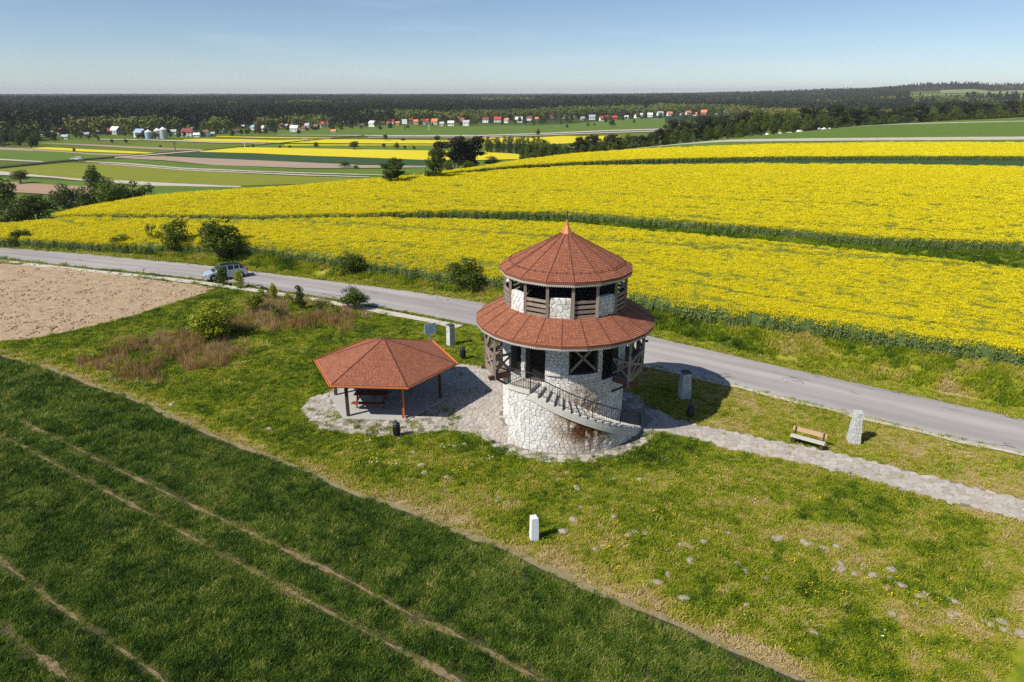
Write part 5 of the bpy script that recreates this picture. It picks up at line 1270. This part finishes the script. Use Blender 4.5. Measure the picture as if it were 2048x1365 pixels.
for px_, pt_, w_, s_, kd in ((911, 269, 52, 'left', 'pine1'), (932, 263, 64, 'middle', 'oval1'), (952, 270, 54, 'right', 'pine2'), (918, 282, 50, 'left foremost', 'broad0'), (944, 284, 50, 'right foremost', 'oval0')): beyond(px_, 24, pt_, w_, kd, LP, 'tall pine, %s one of the crowded pines past the crest' % s_, g4)
beyond(984, 22, 310, 46, 'bush1', L2, 'low round bush right of the tall pines', g4); beyond(900, 16, 318, 26, 'bush2', L2, 'bush at the foot of the left tall pine', g4); beyond(940, 16, 320, 32, 'bush0', L2, 'bush under the middle tall pine', g4)
belt_top = lambda p: np.interp(p, [1045, 1090, 1130, 1170, 1230, 1290, 1320, 1400, 1480, 1560, 1640, 1720, 1800, 1900, 2048, 2300], [283, 272, 284, 266, 268, 264, 236, 226, 216, 214, 206, 212, 205, 200, 198, 196])
p_ = 1046.0; i = 0
while p_ < 2260:
    pn = vn(np.array([p_ * .02]), np.array([3.]), 7)[0]; isp = (pn > .42) or p_ > 1640
    kd, lf = ('pine%d' % (i % 3), LP) if (isp and i % 4) else (('broad%d' % (i % 3), L2 if i % 3 else L1))
    lab = 'dark pine in the tree belt beyond the slope crest' if kd.startswith('pine') else 'green broadleaf tree in the belt beyond the slope crest'
    gp_ = 'pines in the belt beyond the crest' if kd.startswith('pine') else 'broadleaf trees in the belt beyond the crest'
    beyond(p_, 22 + random.random() * 45, belt_top(p_) + random.uniform(-2, 9), random.uniform(24, 36), kd, lf, lab, gp_)
    if i % 2: beyond(p_ + 4, 18 + random.random() * 10, belt_top(p_) + random.uniform(14, 24), random.uniform(22, 32), 'bush%d' % (i % 3), L2 if i % 4 == 1 else L1, 'rounded shrub at the foot of the belt beyond the crest', 'shrubs at the foot of the belt')
    p_ += random.uniform(8, 12.5); i += 1
# single field trees in the valley
for px_, pb_, pt_, w_, lab in ((633, 298, 285, 14, 'round tree on the green strip below the village'), (709, 300, 283, 22, 'clump-like tree, largest on the green strip'), (768, 299, 287, 11, 'small tree on the green strip, left of a pair'), (794, 301, 285, 14, 'small tree on the green strip, right of a pair'), (810, 301, 291, 9, 'tiny bush right of the pair on the green strip'), (828, 301, 292, 9, 'tiny bush in the gap before the pines'), (506, 296, 288, 8, 'small bush by the white pole'), (560, 297, 291, 7, 'tiny bush on the field edge, left of another'), (562 + 18, 297, 290, 8, 'tiny bush on the field edge, right of another'), (771, 282, 270, 16, 'round bush on the hedge line above the yellow strip'), (806, 282, 277, 14, 'low bush on the hedge line'), (1076, 273, 258, 11, 'small round tree on the pale track'), (1224, 256, 239, 17, 'lone dark tree in the meadow by the village'), (1268, 247, 239, 8, 'lone small bush in the meadow by the village'), (149, 304, 296, 8, 'bush in the narrow yellow strip'), (678 + 12, 336, 324, 26, 'bush heap beside the pink soil strip'), (712, 338, 330, 14, 'small bush beside the bush heap'), (225, 288, 279, 9, 'dark bush on the grass below the barns'), (253, 288, 279, 10, 'second dark bush on the grass below the barns'), (321, 295, 290, 7, 'tiny bush near the power pole'), (1134, 258, 249, 9, 'small bush at the garden edge left'), (1176, 253, 246, 8, 'small bush at the garden edge, middle'), (1189, 252, 246, 7, 'small bush at the garden edge, right'), (598, 270, 260, 13, 'bush at the meadow edge below the white flat roof')):
    tpx('broad%d' % (px_ % 3) if pb_ - pt_ > 8 else 'bush%d' % (px_ % 3), px_, pb_, pt_, w_, L1 if px_ % 2 else L2, lab, 'single trees and bushes in the valley fields', VAL)
# left wood in front of the village
for i in range(34):
    px_ = random.uniform(-20, 84); pb_ = random.uniform(280, 296); tpx(('oval0', 'broad1', 'poplar0')[i % 3], px_, pb_, pb_ - random.uniform(20, 28), random.uniform(12, 18), (L1, LPop, L1)[i % 3], 'tree of the dark copse at the left edge of the village', 'trees of the left copse', VAL)
# village trees
HL = [(8, 275, 24, 'white', 'red'), (36, 276, 11, 'cream', 'red'), (55, 276, 9, 'brick', 'red'), (94, 248, 6, 'pink', 'red'), (168, 248, 8, 'brick', 'red'), (86, 272, 9, 'pink', 'brown'), (124, 269, 13, 'cream', 'dark red'), (167, 275, 8, 'cream', 'brown'), (132, 280, 9, 'white', 'grey'), (217, 272, 14, 'brick', 'dark red'), (234, 271, 24, 'grey', 'white'), (272, 252, 17, 'white', 'white'), (255, 269, 14, 'cream', 'brown'), (272, 269, 10, 'white', 'dark red'), (283, 278, 26, 'white', 'blue'), (349, 271, 10, 'white', 'grey'), (377, 274, 24, 'white', 'dark red'), (385, 265, 7, 'white', 'grey'), (395, 275, 9, 'white', 'white'), (413, 273, 16, 'white', 'brown'), (427, 273, 8, 'cream', 'grey'), (451, 267, 8, 'white', 'grey'), (476, 266, 6, 'cream', 'brown'), (508, 262, 11, 'white', 'blue'), (530, 264, 14, 'cream', 'white'), (563, 259, 12, 'cream', 'dark red'), (584, 258, 11, 'brick', 'brown'), (590, 265, 18, 'white', 'white'), (609, 264, 10, 'pink', 'dark red'), (616, 257, 12, 'white', 'grey'), (648, 258, 18, 'cream', 'orange'), (633, 259, 12, 'brick', 'brown'), (668, 266, 6, 'white', 'orange'), (692, 252, 12, 'grey', 'grey'), (712, 252, 12, 'cream', 'brown'), (724, 256, 9, 'white', 'brown'), (729, 246, 6, 'white', 'white'), (746, 253, 16, 'white', 'white'), (764, 252, 8, 'cream', 'brown'), (782, 250, 16, 'white', 'red'), (796, 251, 8, 'yellow', 'orange'), (809, 247, 9, 'cream', 'white'), (832, 248, 11, 'cream', 'orange'), (822, 246, 9, 'brick', 'dark red'), (846, 251, 14, 'white', 'dark red'), (855, 245, 7, 'pink', 'red'), (870, 250, 18, 'cream', 'orange'), (885, 253, 9, 'grey', 'grey'), (902, 253, 14, 'white', 'white'), (915, 243, 11, 'white', 'white'), (924, 246, 11, 'white', 'red'), (933, 252, 15, 'white', 'grey'), (972, 246, 14, 'white', 'dark red'), (995, 247, 16, 'white', 'red'), (1014, 247, 13, 'white', 'orange'), (1038, 247, 17, 'white', 'white'), (1059, 242, 12, 'white', 'dark red'), (1074, 240, 6, 'brick', 'orange'), (1129, 236, 7, 'cream', 'grey'), (1165, 242, 8, 'grey', 'grey'), (1184, 240, 14, 'white', 'blue'), (1203, 242, 12, 'white', 'red'), (1229, 241, 11, 'brick', 'red'), (1253, 238, 8, 'white', 'white'), (1274, 236, 13, 'white', 'purple'), (1283, 231, 6, 'white', 'white'), (1300, 233, 12, 'white', 'white'), (1320, 233, 14, 'white', 'grey'), (1339, 233, 12, 'white', 'orange'), (1362, 232, 10, 'white', 'dark red'), (1376, 229, 12, 'cream', 'orange'), (1390, 232, 9, 'cream', 'orange'), (1408, 231, 18, 'brick', 'orange'), (1432, 228, 6, 'white', 'orange'), (1452, 227, 8, 'white', 'white'), (1462, 227, 8, 'cream', 'red')]
vil = lambda p: np.interp(p, [-50, 300, 500, 700, 800, 1000, 1200, 1300, 1480], [278, 274, 266, 256, 252, 247, 241, 235, 229])
for i in range(420):
    px_ = random.uniform(-40, 1480); b_ = float(vil(px_)) + random.choice((random.uniform(-10, -3), random.uniform(0, 4), random.uniform(2, 7))); hh = random.uniform(9, 17) * (1 if px_ < 600 else .8)
    if any(abs(px_ - q_[0]) < q_[2] * .42 + 2 and random.random() < .8 and -1 < b_ - q_[1] < 30 for q_ in HL): continue
    lf = random.choice((L1, L2, L2, M['leaf_lime'] if random.random() < .3 else L2, M['leaf_rust'] if random.random() < .5 else LPop))
    tpx(random.choice(('broad0', 'broad1', 'broad2', 'oval0', 'oval1')), px_, b_, b_ - hh, hh * random.uniform(.75, 1.15), lf, 'garden tree among the village houses', 'garden trees in the village', VAL)

# ------------------------------------------------------------------ village houses
WC = {'white': (.80, .80, .78), 'cream': (.66, .60, .48), 'pink': (.62, .44, .38), 'brick': (.36, .16, .10), 'grey': (.46, .46, .46), 'yellow': (.62, .47, .14)}
RC = {'red': (.62, .07, .045), 'orange': (.72, .24, .10), 'dark red': (.26, .06, .05), 'brown': (.20, .11, .075), 'white': (.76, .77, .78), 'grey': (.42, .44, .46), 'blue': (.30, .42, .55), 'purple': (.36, .15, .19)}
WM = {k: plain('house_wall_' + k, v, .8, .05, .2) for k, v in WC.items()}; RM = {k: plain('house_roof_' + k.replace(' ', '_'), v, .6, .1, .3) for k, v in RC.items()}
M['pane'] = plain('window_dark', (.05, .06, .075), .25, .1, spec=.6)
_r = random.Random(3)
for _p in list(range(110, 720, 17)) + list(range(700, 1240, 15)):
    _p += _r.randint(-5, 5)
    if all(abs(_p - q[0]) > (q[2] + 7) / 2 for q in HL): HL.append((_p, round(float(vil(_p)) - _r.uniform(0, 9), 1), _r.randint(5, 8), _r.choice(('white', 'cream', 'white', 'grey', 'brick')), _r.choice(('red', 'orange', 'dark red', 'brown', 'grey', 'white'))))
def ordw(n):
    a = 'first second third fourth fifth sixth seventh eighth ninth tenth eleventh twelfth thirteenth fourteenth fifteenth sixteenth seventeenth eighteenth nineteenth'.split()
    if n <= 19: return a[n - 1]
    t, u = divmod(n, 10)
    if n >= 100: return 'hundred-and-' + ordw(n - 100) if n > 100 else 'hundredth'
    b_ = ['twent', 'thirt', 'fort', 'fift', 'sixt', 'sevent', 'eight', 'ninet'][t - 2]
    return b_ + 'ieth' if u == 0 else b_ + 'y-' + a[u - 1]
ordn = {}
def nth(n): return ['first', 'second', 'third', 'fourth', 'fifth', 'sixth', 'seventh', 'eighth', 'ninth', 'tenth', 'eleventh', 'twelfth', 'thirteenth', 'fourteenth', 'fifteenth', 'sixteenth'][n]
def house(px_, pb_, w_, wc, rc, label, zz=None, group='houses of the valley village'):
    x, y = bxy(px_, pb_, VAL)
    zz = H1(x, y); dep = y * c20 + (CH - zz) * s20; W = w_ * dep / FP * .82; D = max(5, min(W * .75, 10)); hw = min(3.2 + .0 * W, W * .42) + .8; rh = min(W, D) * .42
    rz = random.uniform(-.5, .5); e = tag(empty('house', (x, y, zz), rz), label, 'house', group)
    g = random.random() < .35
    if g: W, D = D, W
    k = MB(); k.box((0, 0, hw / 2), (W, D, hw)); k.add([(-W / 2, -D / 2, hw), (-W / 2, D / 2, hw), (-W / 2, 0, hw + rh)], [(0, 1, 2)]); k.add([(W / 2, -D / 2, hw), (W / 2, D / 2, hw), (W / 2, 0, hw + rh)], [(0, 1, 2)]); k.build('wall', WM[wc], e)
    k = MB(); ov = .45
    for s in (-1, 1):
        a = (-W / 2 - ov, s * (D / 2 + ov), hw - ov * rh / (D / 2)); b_ = (W / 2 + ov, s * (D / 2 + ov), hw - ov * rh / (D / 2)); c_ = (W / 2 + ov, 0, hw + rh); d_ = (-W / 2 - ov, 0, hw + rh); P_ = [a, b_, c_, d_]; k.hexa([(p[0], p[1], p[2] + .02) for p in P_] + [(p[0], p[1], p[2] + .2) for p in P_])
    rf = k.build('roof', RM[rc], e); k = MB(); k.box((W * .2, D * .12, hw + rh), (.7, .7, 1.5)); k.build('chimney', WM['brick'] if wc != 'brick' else WM['grey'], rf)
    nw = max(2, int(W / 3))
    for i in range(nw):
        k = MB(); k.box((-W / 2 + W * (i + .5) / nw, -D / 2 - .03, hw * .52), (.95, .1, 1.15)); k.build('window', M['pane'], e)
    k = MB(); k.box((-W / 2 - .03, 0, hw + rh * .3), (.1, .9, 1.0)); k.box((W / 2 + .03, 0, hw + rh * .3), (.1, .9, 1.0)); k.build('gable_window', M['pane'], e)
for (px_, pb_, w_, wc, rc) in sorted(HL):
    pb_ = pb_ + _r.uniform(-2.2, 1.2)
    key = (wc, rc); n = ordn.get(key, 0); ordn[key] = n + 1
    house(px_, pb_, w_, wc, rc, '%s house with %s roof, %s such from the village left end' % (wc, rc, ordw(n + 1)))
for i, (px_, pb_, w_, wc, rc) in enumerate(((1590, 216, 14, 'yellow', 'brown'), (1636, 214, 8, 'white', 'orange'), (1650, 210, 11, 'pink', 'orange'), (1672, 206, 8, 'white', 'grey'), (1685, 203, 8, 'cream', 'orange'), (1665, 213, 9, 'white', 'red'), (1700, 207, 8, 'pink', 'brown'))):
    house(px_, pb_ - 1, w_, wc, rc, 'distant %s house with %s roof in the woods right of the village' % (wc, rc), group='distant houses in the woods')
# grain silos
x, y = bxy(314, 279, VAL)
for i, dx in enumerate((-6.2, 0, 6.2)):
    zz = H1(x + dx, y); t = tag(empty('grain_silo', (x + dx, y + (i % 2) * 3, zz)), 'steel grain silo, %s of the three beside the blue barn' % ('left', 'middle', 'right')[i], 'silo', 'three steel silos')
    k = MB(); k.lathe([(2.9, 0), (2.9, 5.4 + i)], n=20); k.build('drum', RM['grey'] if i else RM['blue'], t, smooth=False); k = MB(); k.lathe([(3.0, 5.4 + i), (.4, 7.2 + i), (.4, 7.5 + i)], n=20); k.build('roof', RM['white'], t)
# power and lamp poles
def ppole(px_, pb_, pt_, lab, mat, arms=True):
    x, y = bxy(px_, pb_, VAL); zz = H1(x, y); _, b2, c2 = ray(px_, pt_); h = CH + c2 * y / b2 - zz; t = tag(empty('utility_pole', (x, y, zz)), lab, 'pole', 'poles in the valley')
    k = MB(); k.tube((0, 0, 0), (0, 0, h), .28, .2, n=8); k.build('pole', mat, t)
    if arms:
        for q in (.92, .78): k = MB(); k.box((0, 0, h * q), (2.4, .25, .25)); k.build('crossarm', mat, t)
ppole(351, 302, 284, 'brown power pole with two crossarms on the field track', M['bark']); ppole(490, 296, 282, 'thin white pole by the yellow strips', M['white'], False); ppole(858, 262, 246, 'pale lamp pole in front of the village houses', M['white'], False); ppole(717, 279, 272, 'dark post where the ditch road meets the village', M['bark'], False)
x, y = bxy(810, 262, VAL); zz = H1(x, y); t = tag(empty('billboard', (x, y, zz)), 'small white box-like sign on a post in the village meadow', 'sign')
k = MB(); k.box((0, 0, 8.5), (5, 2, 4.6)); k.build('panel', M['white'], t); k = MB(); k.tube((0, 0, 0), (0, 0, 6.3), .5, n=8); k.build('post', M['bark'], t)

# ------------------------------------------------------------------ cars
carmat = {}
def paint(name, c, metal=.5):
    k = NT(name); k.base(c); k.p.inputs['Metallic'].default_value = metal; k.p.inputs['Roughness'].default_value = .3; k.p.inputs['Coat Weight'].default_value = .6; k.p.inputs['Coat Roughness'].default_value = .08; return k.m
M['glass'] = paint('car_glass', (.015, .018, .022), 0); M['tyre'] = plain('tyre', (.02, .02, .02), .9); M['rim'] = paint('rim', (.55, .56, .58), .8)
def car(loc, rz, lab, body, length=4.35, group=None, name='parked_car', roofmat=None):
    """hatchback, front towards +x"""
    t = tag(empty(name, loc, rz), lab, 'car', group); s = length / 4.35; wd = .87
    xs = [-2.12, -2.05, -1.75, -1.30, -.75, -.10, .45, .95, 1.30, 1.75, 2.05, 2.16]
    belt = [.62, .86, .98, .99, .97, .95, .93, .92, .88, .78, .66, .48]
    top = [.62, .86, 1.18, 1.38, 1.455, 1.46, 1.38, 1.10, .90, .79, .67, .49]
    wb = [.70, .78, .84, .86, .87, .87, .87, .86, .85, .82, .74, .62]; wt_ = [.66, .70, .64, .62, .62, .62, .61, .62, .76, .76, .68, .56]
    lo = [.34, .28, .24, .22, .2, .2, .2, .2, .22, .24, .28, .32]
    rings = []
    for i in range(len(xs)):
        r_ = [(-wb[i] * .9, lo[i]), (-wb[i], lo[i] + .16), (-wb[i] * 1.0, (lo[i] + belt[i]) / 2), (-wb[i] * .955, belt[i]), (-wt_[i], top[i] - .03), (-wt_[i] * .8, top[i])]
        rings.append([(xs[i], q[0], q[1]) for q in r_] + [(xs[i], -q[0], q[1]) for q in r_[::-1]])
    n = 12; body_mb, gl, rfm = MB(), MB(), MB()
    for i in range(len(xs) - 1):
        for j in range(n - 1):
            q = [rings[i][j], rings[i][j + 1], rings[i + 1][j + 1], rings[i + 1][j]]
            side_glass = j in (3, 7) and 2 <= i <= 6; wind = j in (4, 5, 6) and i in (6, 7); rear = j in (4, 5, 6) and i == 1; roofp = j in (4, 5, 6) and 2 <= i <= 5
            body_mb.add(q, [(0, 1, 2, 3)])
            if side_glass or wind or rear or (roofp and roofmat):
                c = [sum(p[k_] for p in q) / 4 for k_ in range(3)]; f = .86 if side_glass else .93
                if roofp: f = 1.0
                nrm = (Vector(q[1]) - Vector(q[0])).cross(Vector(q[3]) - Vector(q[0])).normalized()
                if nrm.dot(Vector((0, c[1], c[2] - .9 + (1 if not side_glass else 0)))) < 0: nrm = -nrm
                g_ = [Vector([c[k_] + (p[k_] - c[k_]) * f for k_ in range(3)]) + nrm * .008 for p in q]; (rfm if roofp else gl).add(g_, [(0, 1, 2, 3)])
        body_mb.add([rings[i][0], rings[i][11], rings[i + 1][11], rings[i + 1][0]], [(0, 1, 2, 3)])
    body_mb.add(rings[0], [tuple(range(12))]); body_mb.add(rings[-1], [tuple(range(12))])
    S3 = Matrix.Scale(s, 4)
    def fin(o): o.data.transform(S3); return o
    fin(body_mb.build('body', body, t)); fin(gl.build('window_glass', M['glass'], t))
    if rfm.v: fin(rfm.build('roof_panel', roofmat, t))
    for sx in (-1.28, 1.33):
        for sy in (-1, 1):
            k = MB(); k.tube((sx, sy * .70, .31), (sx, sy * .885, .31), .33, n=20); a = fin(k.build('wheel', M['tyre'], t)); k = MB(); k.tube((sx, sy * .86, .31), (sx, sy * .90, .31), .215, n=10); fin(k.build('rim', M['rim'], a))
            k = MB(); k.tube((sx, sy * .875, .33), (sx, sy * .882, .33), .385, n=20); fin(k.build('wheel_arch', M['tyre'], t))
    for sy in (-1, 1):
        k = MB(); k.box((2.06, sy * .58, .62), (.2, .28, .13)); fin(k.build('headlight', M['rim'], t)); k = MB(); k.box((-2.04, sy * .66, .84), (.14, .22, .24)); fin(k.build('tail_light', plain('tail_red', (.5, .02, .01), .3), t)); k = MB(); k.box((.78, sy * .96, 1.0), (.16, .2, .13)); fin(k.build('wing_mirror', body, t))
    k = MB(); k.box((2.13, 0, .42), (.08, .9, .14)); fin(k.build('grille', M['tyre'], t))
    return t
fw = at(415, 564); rw = at(464, 557); cc = (fw + rw) / 2; hd = math.atan2(fw[1] - rw[1], fw[0] - rw[0])
car((float(cc[0]) + .35, float(cc[1]) + .7, .04), hd, 'silver blue hatchback parked at the road edge behind saplings', paint('silver_blue_paint', (.52, .60, .66), .3), 4.3, roofmat=M['glass'])
x, y = bxy(155, 325.5, VAL); car((x, y, H1(x, y) + 1.0), R(190), 'white car on the farm track in the valley', paint('white_car', (.8, .8, .8), 0), 6.0, name='distant_car')
x, y = bxy(613, 285, VAL); car((x, y, H1(x, y) + .8), R(20), 'pale car on the ditch road between yellow strips', paint('pale_car', (.6, .6, .6), 0), 5.5, name='distant_car')
# tents, parasols and a red van along the far meadow edge
M['canvas'] = plain('white_canvas', (.8, .8, .8), .7, .04)
for i, (px_, py_, w_) in enumerate(((1535, 254, 8), (1560, 252, 10), (1580, 250.5, 10), (1598, 249.5, 7), (1603, 249, 8), (1640, 247.5, 8), (1650, 246.5, 9), (1659, 246, 9), (1683, 244, 8), (1702, 242.6, 7), (1714, 242, 9))):
    x, y = bxy(px_, py_, BH); zz = H1(x, y); dep = y * c20 + (CH - zz) * s20; W = w_ * dep / FP
    t = tag(empty('canopy_tent', (x, y, zz)), 'white pointed canopy by the belt, %s in its row from the left' % nth(i), 'tent', 'white canopies along the far meadow'); k = MB(); k.add([(-W / 2, -W / 2, 1.9), (W / 2, -W / 2, 1.9), (W / 2, W / 2, 1.9), (-W / 2, W / 2, 1.9), (0, 0, 3.1)], [(0, 1, 4), (1, 2, 4), (2, 3, 4), (3, 0, 4), (3, 2, 1, 0)]); k.build('canopy', M['canvas'], t)
    for sx in (-1, 1):
        for sy in (-1, 1): k = MB(); k.bar((sx * W * .46, sy * W * .46, 0), (sx * W * .46, sy * W * .46, 1.9), .1); k.build('pole', M['steel'], t)
x, y = bxy(1623, 249.6, BH); zz = H1(x, y); t = tag(empty('red_van', (x, y, zz), R(8)), 'long dark red van parked between white canopies', 'van')
k = MB(); k.box((0, 0, 1.75), (7.2, 2.3, 2.4), taper=.95); k.build('body', plain('dark_red_paint', (.28, .03, .04), .5), t); k = MB(); k.box((-3.1, -1.14, 2.2), (1.2, .1, .8)); k.build('window_glass', M['glass'], t)
for sx in (-2.4, 2.4):
    for sy in (-1, 1): k = MB(); k.tube((sx, sy * 1.0, .45), (sx, sy * 1.2, .45), .45, n=14); k.build('wheel', M['tyre'], t)
# bits of horse/people scale specks on the hill: one lone post
x, y = bxy(1831, 244.5, BH); k = MB(); k.tube((0, 0, 0), (0, 0, 1.7), .35, .2, n=8); k.lathe([(.1, 1.7), (.55, 2.0), (.5, 2.6), (.1, 2.9)], n=10); o = k.build('shrub_post', M['leaf_dark'], None); o.location = (x, y, H1(x, y)); tag(o, 'tiny dark bush alone on the far green meadow', 'bush')

# ------------------------------------------------------------------ forests
def con_proto(q):
    mb = MB(); mb.tube((0, 0, 0), (0, 0, .5), .03, .02, n=4)
    for i in range(46):
        z_ = random.uniform(.28, 1.0); r_ = .22 * (1.12 - z_) * random.uniform(.4, 1.15) + .02; a = random.random() * 6.28; leafquad(mb, (r_ * math.cos(a), r_ * math.sin(a), z_), random.uniform(.10, .2), 0, 0, (math.cos(a) * .6, math.sin(a) * .6, .5))
    return mb
def dec_proto(q):
    mb = MB(); mb.tube((0, 0, 0), (0, 0, .5), .03, .02, n=4)
    for i in range(60):
        d = Vector((random.gauss(0, 1), random.gauss(0, 1), random.gauss(0, 1))).normalized(); leafquad(mb, (d.x * .33, d.y * .33, .6 + d.z * .36), random.uniform(.12, .22), 0, 0, d)
    return mb
cp = proto_col('conifers', [pobj(con_proto(i), 'conifer', [M['conifer']]) for i in range(5)]); dp = proto_col('deciduous', [pobj(dec_proto(i), 'tree', [M['decid']]) for i in range(4)])
HXY = [(*bxy(a_, b_, VAL), c_) for a_, b_, c_, _, _ in HL] + [(*bxy(a_, b_, VAL), 14) for a_, b_ in ((1590, 215), (1636, 213), (1650, 209), (1672, 205), (1685, 202), (1665, 212), (1700, 206))]
def fstart(px_): return np.interp(px_, [-500, 0, 300, 500, 700, 900, 1100, 1300, 1480, 1600, 2048, 2600], [640, 655, 680, 730, 840, 890, 1020, 1240, 1150, 800, 780, 780])
def fdens(lo_, hi_, d0):
    def f(x, y):
        r_ = np.hypot(x, y); p = 1024 + FP * x / np.maximum(y, 1) * .94 ** -1 * .94; st = fstart(p) + 60 * (fbm(x * .01, y * .01, 131, 2) - .5)
        hide = np.zeros(len(x), bool)
        for hx, hy, hw_ in HXY:
            hr = math.hypot(hx, hy); hp__ = 1024 + FP * hx / hy; hide |= (np.abs(1024 + FP * x / np.maximum(y, 1) - hp__) < hw_ * .7) & (r_ > hr - 170) & (r_ < hr + 15)
        clear = ((p > 1795) & (r_ > 2250) & (r_ < 3500)) * 1.0
        strips = ((r_ > 2890) & (r_ < 2970)) & (fbm(x * .006, y * .006, 5, 2) > .5)
        return d0 * (r_ > st) * np.where(clear * ~strips, 0, 1) * ~hide * (sdist(x, y, CREST) > 95)
    return f
def forest(lo_, hi_, d0, h0, h1, nm, lab, step):
    P = cells(-44, 46, lo_, hi_, fdens(lo_, hi_, d0), step); x, y = P.T; r_ = np.hypot(x, y); p = 1024 + FP * x / np.maximum(y, 1)
    edge = sm(260, 20, r_ - fstart(p)); n = fbm(x * .006, y * .006, 132, 3); isd = (n + .42 * edge + .3 * sm(.55, .7, fbm(x * .003, y * .003, 135, 2)) + .22 * sm(1250, 1500, p) * sm(2400, 1800, r_) > .74)
    for q, (sel, col_, nn, ll) in enumerate(((~isd, cp, nm, lab), (isd, dp, nm + '_broadleaf', lab.replace('conifer', 'spring green broadleaf')))):
        xx, yy = x[sel], y[sel]
        if len(xx) < 5: continue
        o = scatter(nn, np.stack([xx, yy, H(xx, yy) - .3], 1), rng.uniform(h0, h1, len(xx)) * (.8 if q else 1) * (.8 + .5 * fbm(xx * .004, yy * .004, 133, 2)), rng.random(len(xx)) * 6.28, np.clip(.45 + .9 * (fbm(xx * .008, yy * .008, 134, 3) - .5) + rng.normal(0, .1, len(xx)), 0, 1), col_); tag(o, ll, 'forest'); print(nn, len(xx))
forest(630, 1700, .017, 13, 20, 'near_forest', 'dark conifer forest behind the village', 10)
forest(1700, 3600, .0045, 15, 24, 'middle_forest', 'dark conifer forest stretching across the plain', 20)
forest(3600, 9000, .0011, 15, 24, 'far_forest', 'distant conifer forest fading towards the horizon', 60)

# ------------------------------------------------------------------ labels counted from the left
tower.scale = (.978, .978, 1)
bpy.context.view_layer.update()
from collections import defaultdict
gg = defaultdict(list)
for o in bpy.data.objects:
    if o.parent is None and o.get('label') and o.get('group'): gg[(o['group'], o['label'])].append(o)
for (gr_, lb_), L in gg.items():
    if len(L) < 5: continue
    L.sort(key=lambda o: float(pix(*o.location)[0]))
    for i, o in enumerate(L): o['label'] = lb_ + ', ' + ordw(i + 1) + ' from the left'
# ------------------------------------------------------------------ haze
hz = NT('haze_air'); hz.t.nodes.remove(hz.p); pvn = hz.n('VolumePrincipled'); pvn.inputs['Color'].default_value = (.88, .94, 1, 1); pvn.inputs['Density'].default_value = 7e-5; pvn.inputs['Anisotropy'].default_value = 0
hz.l(pvn.outputs[0], hz.out.inputs['Volume'])
k = MB(); k.box((0, 0, 45), (46000, 46000, 150)); o = k.build('haze', hz.m, None); o['kind'] = 'stuff'
print('objects', len(bpy.data.objects))
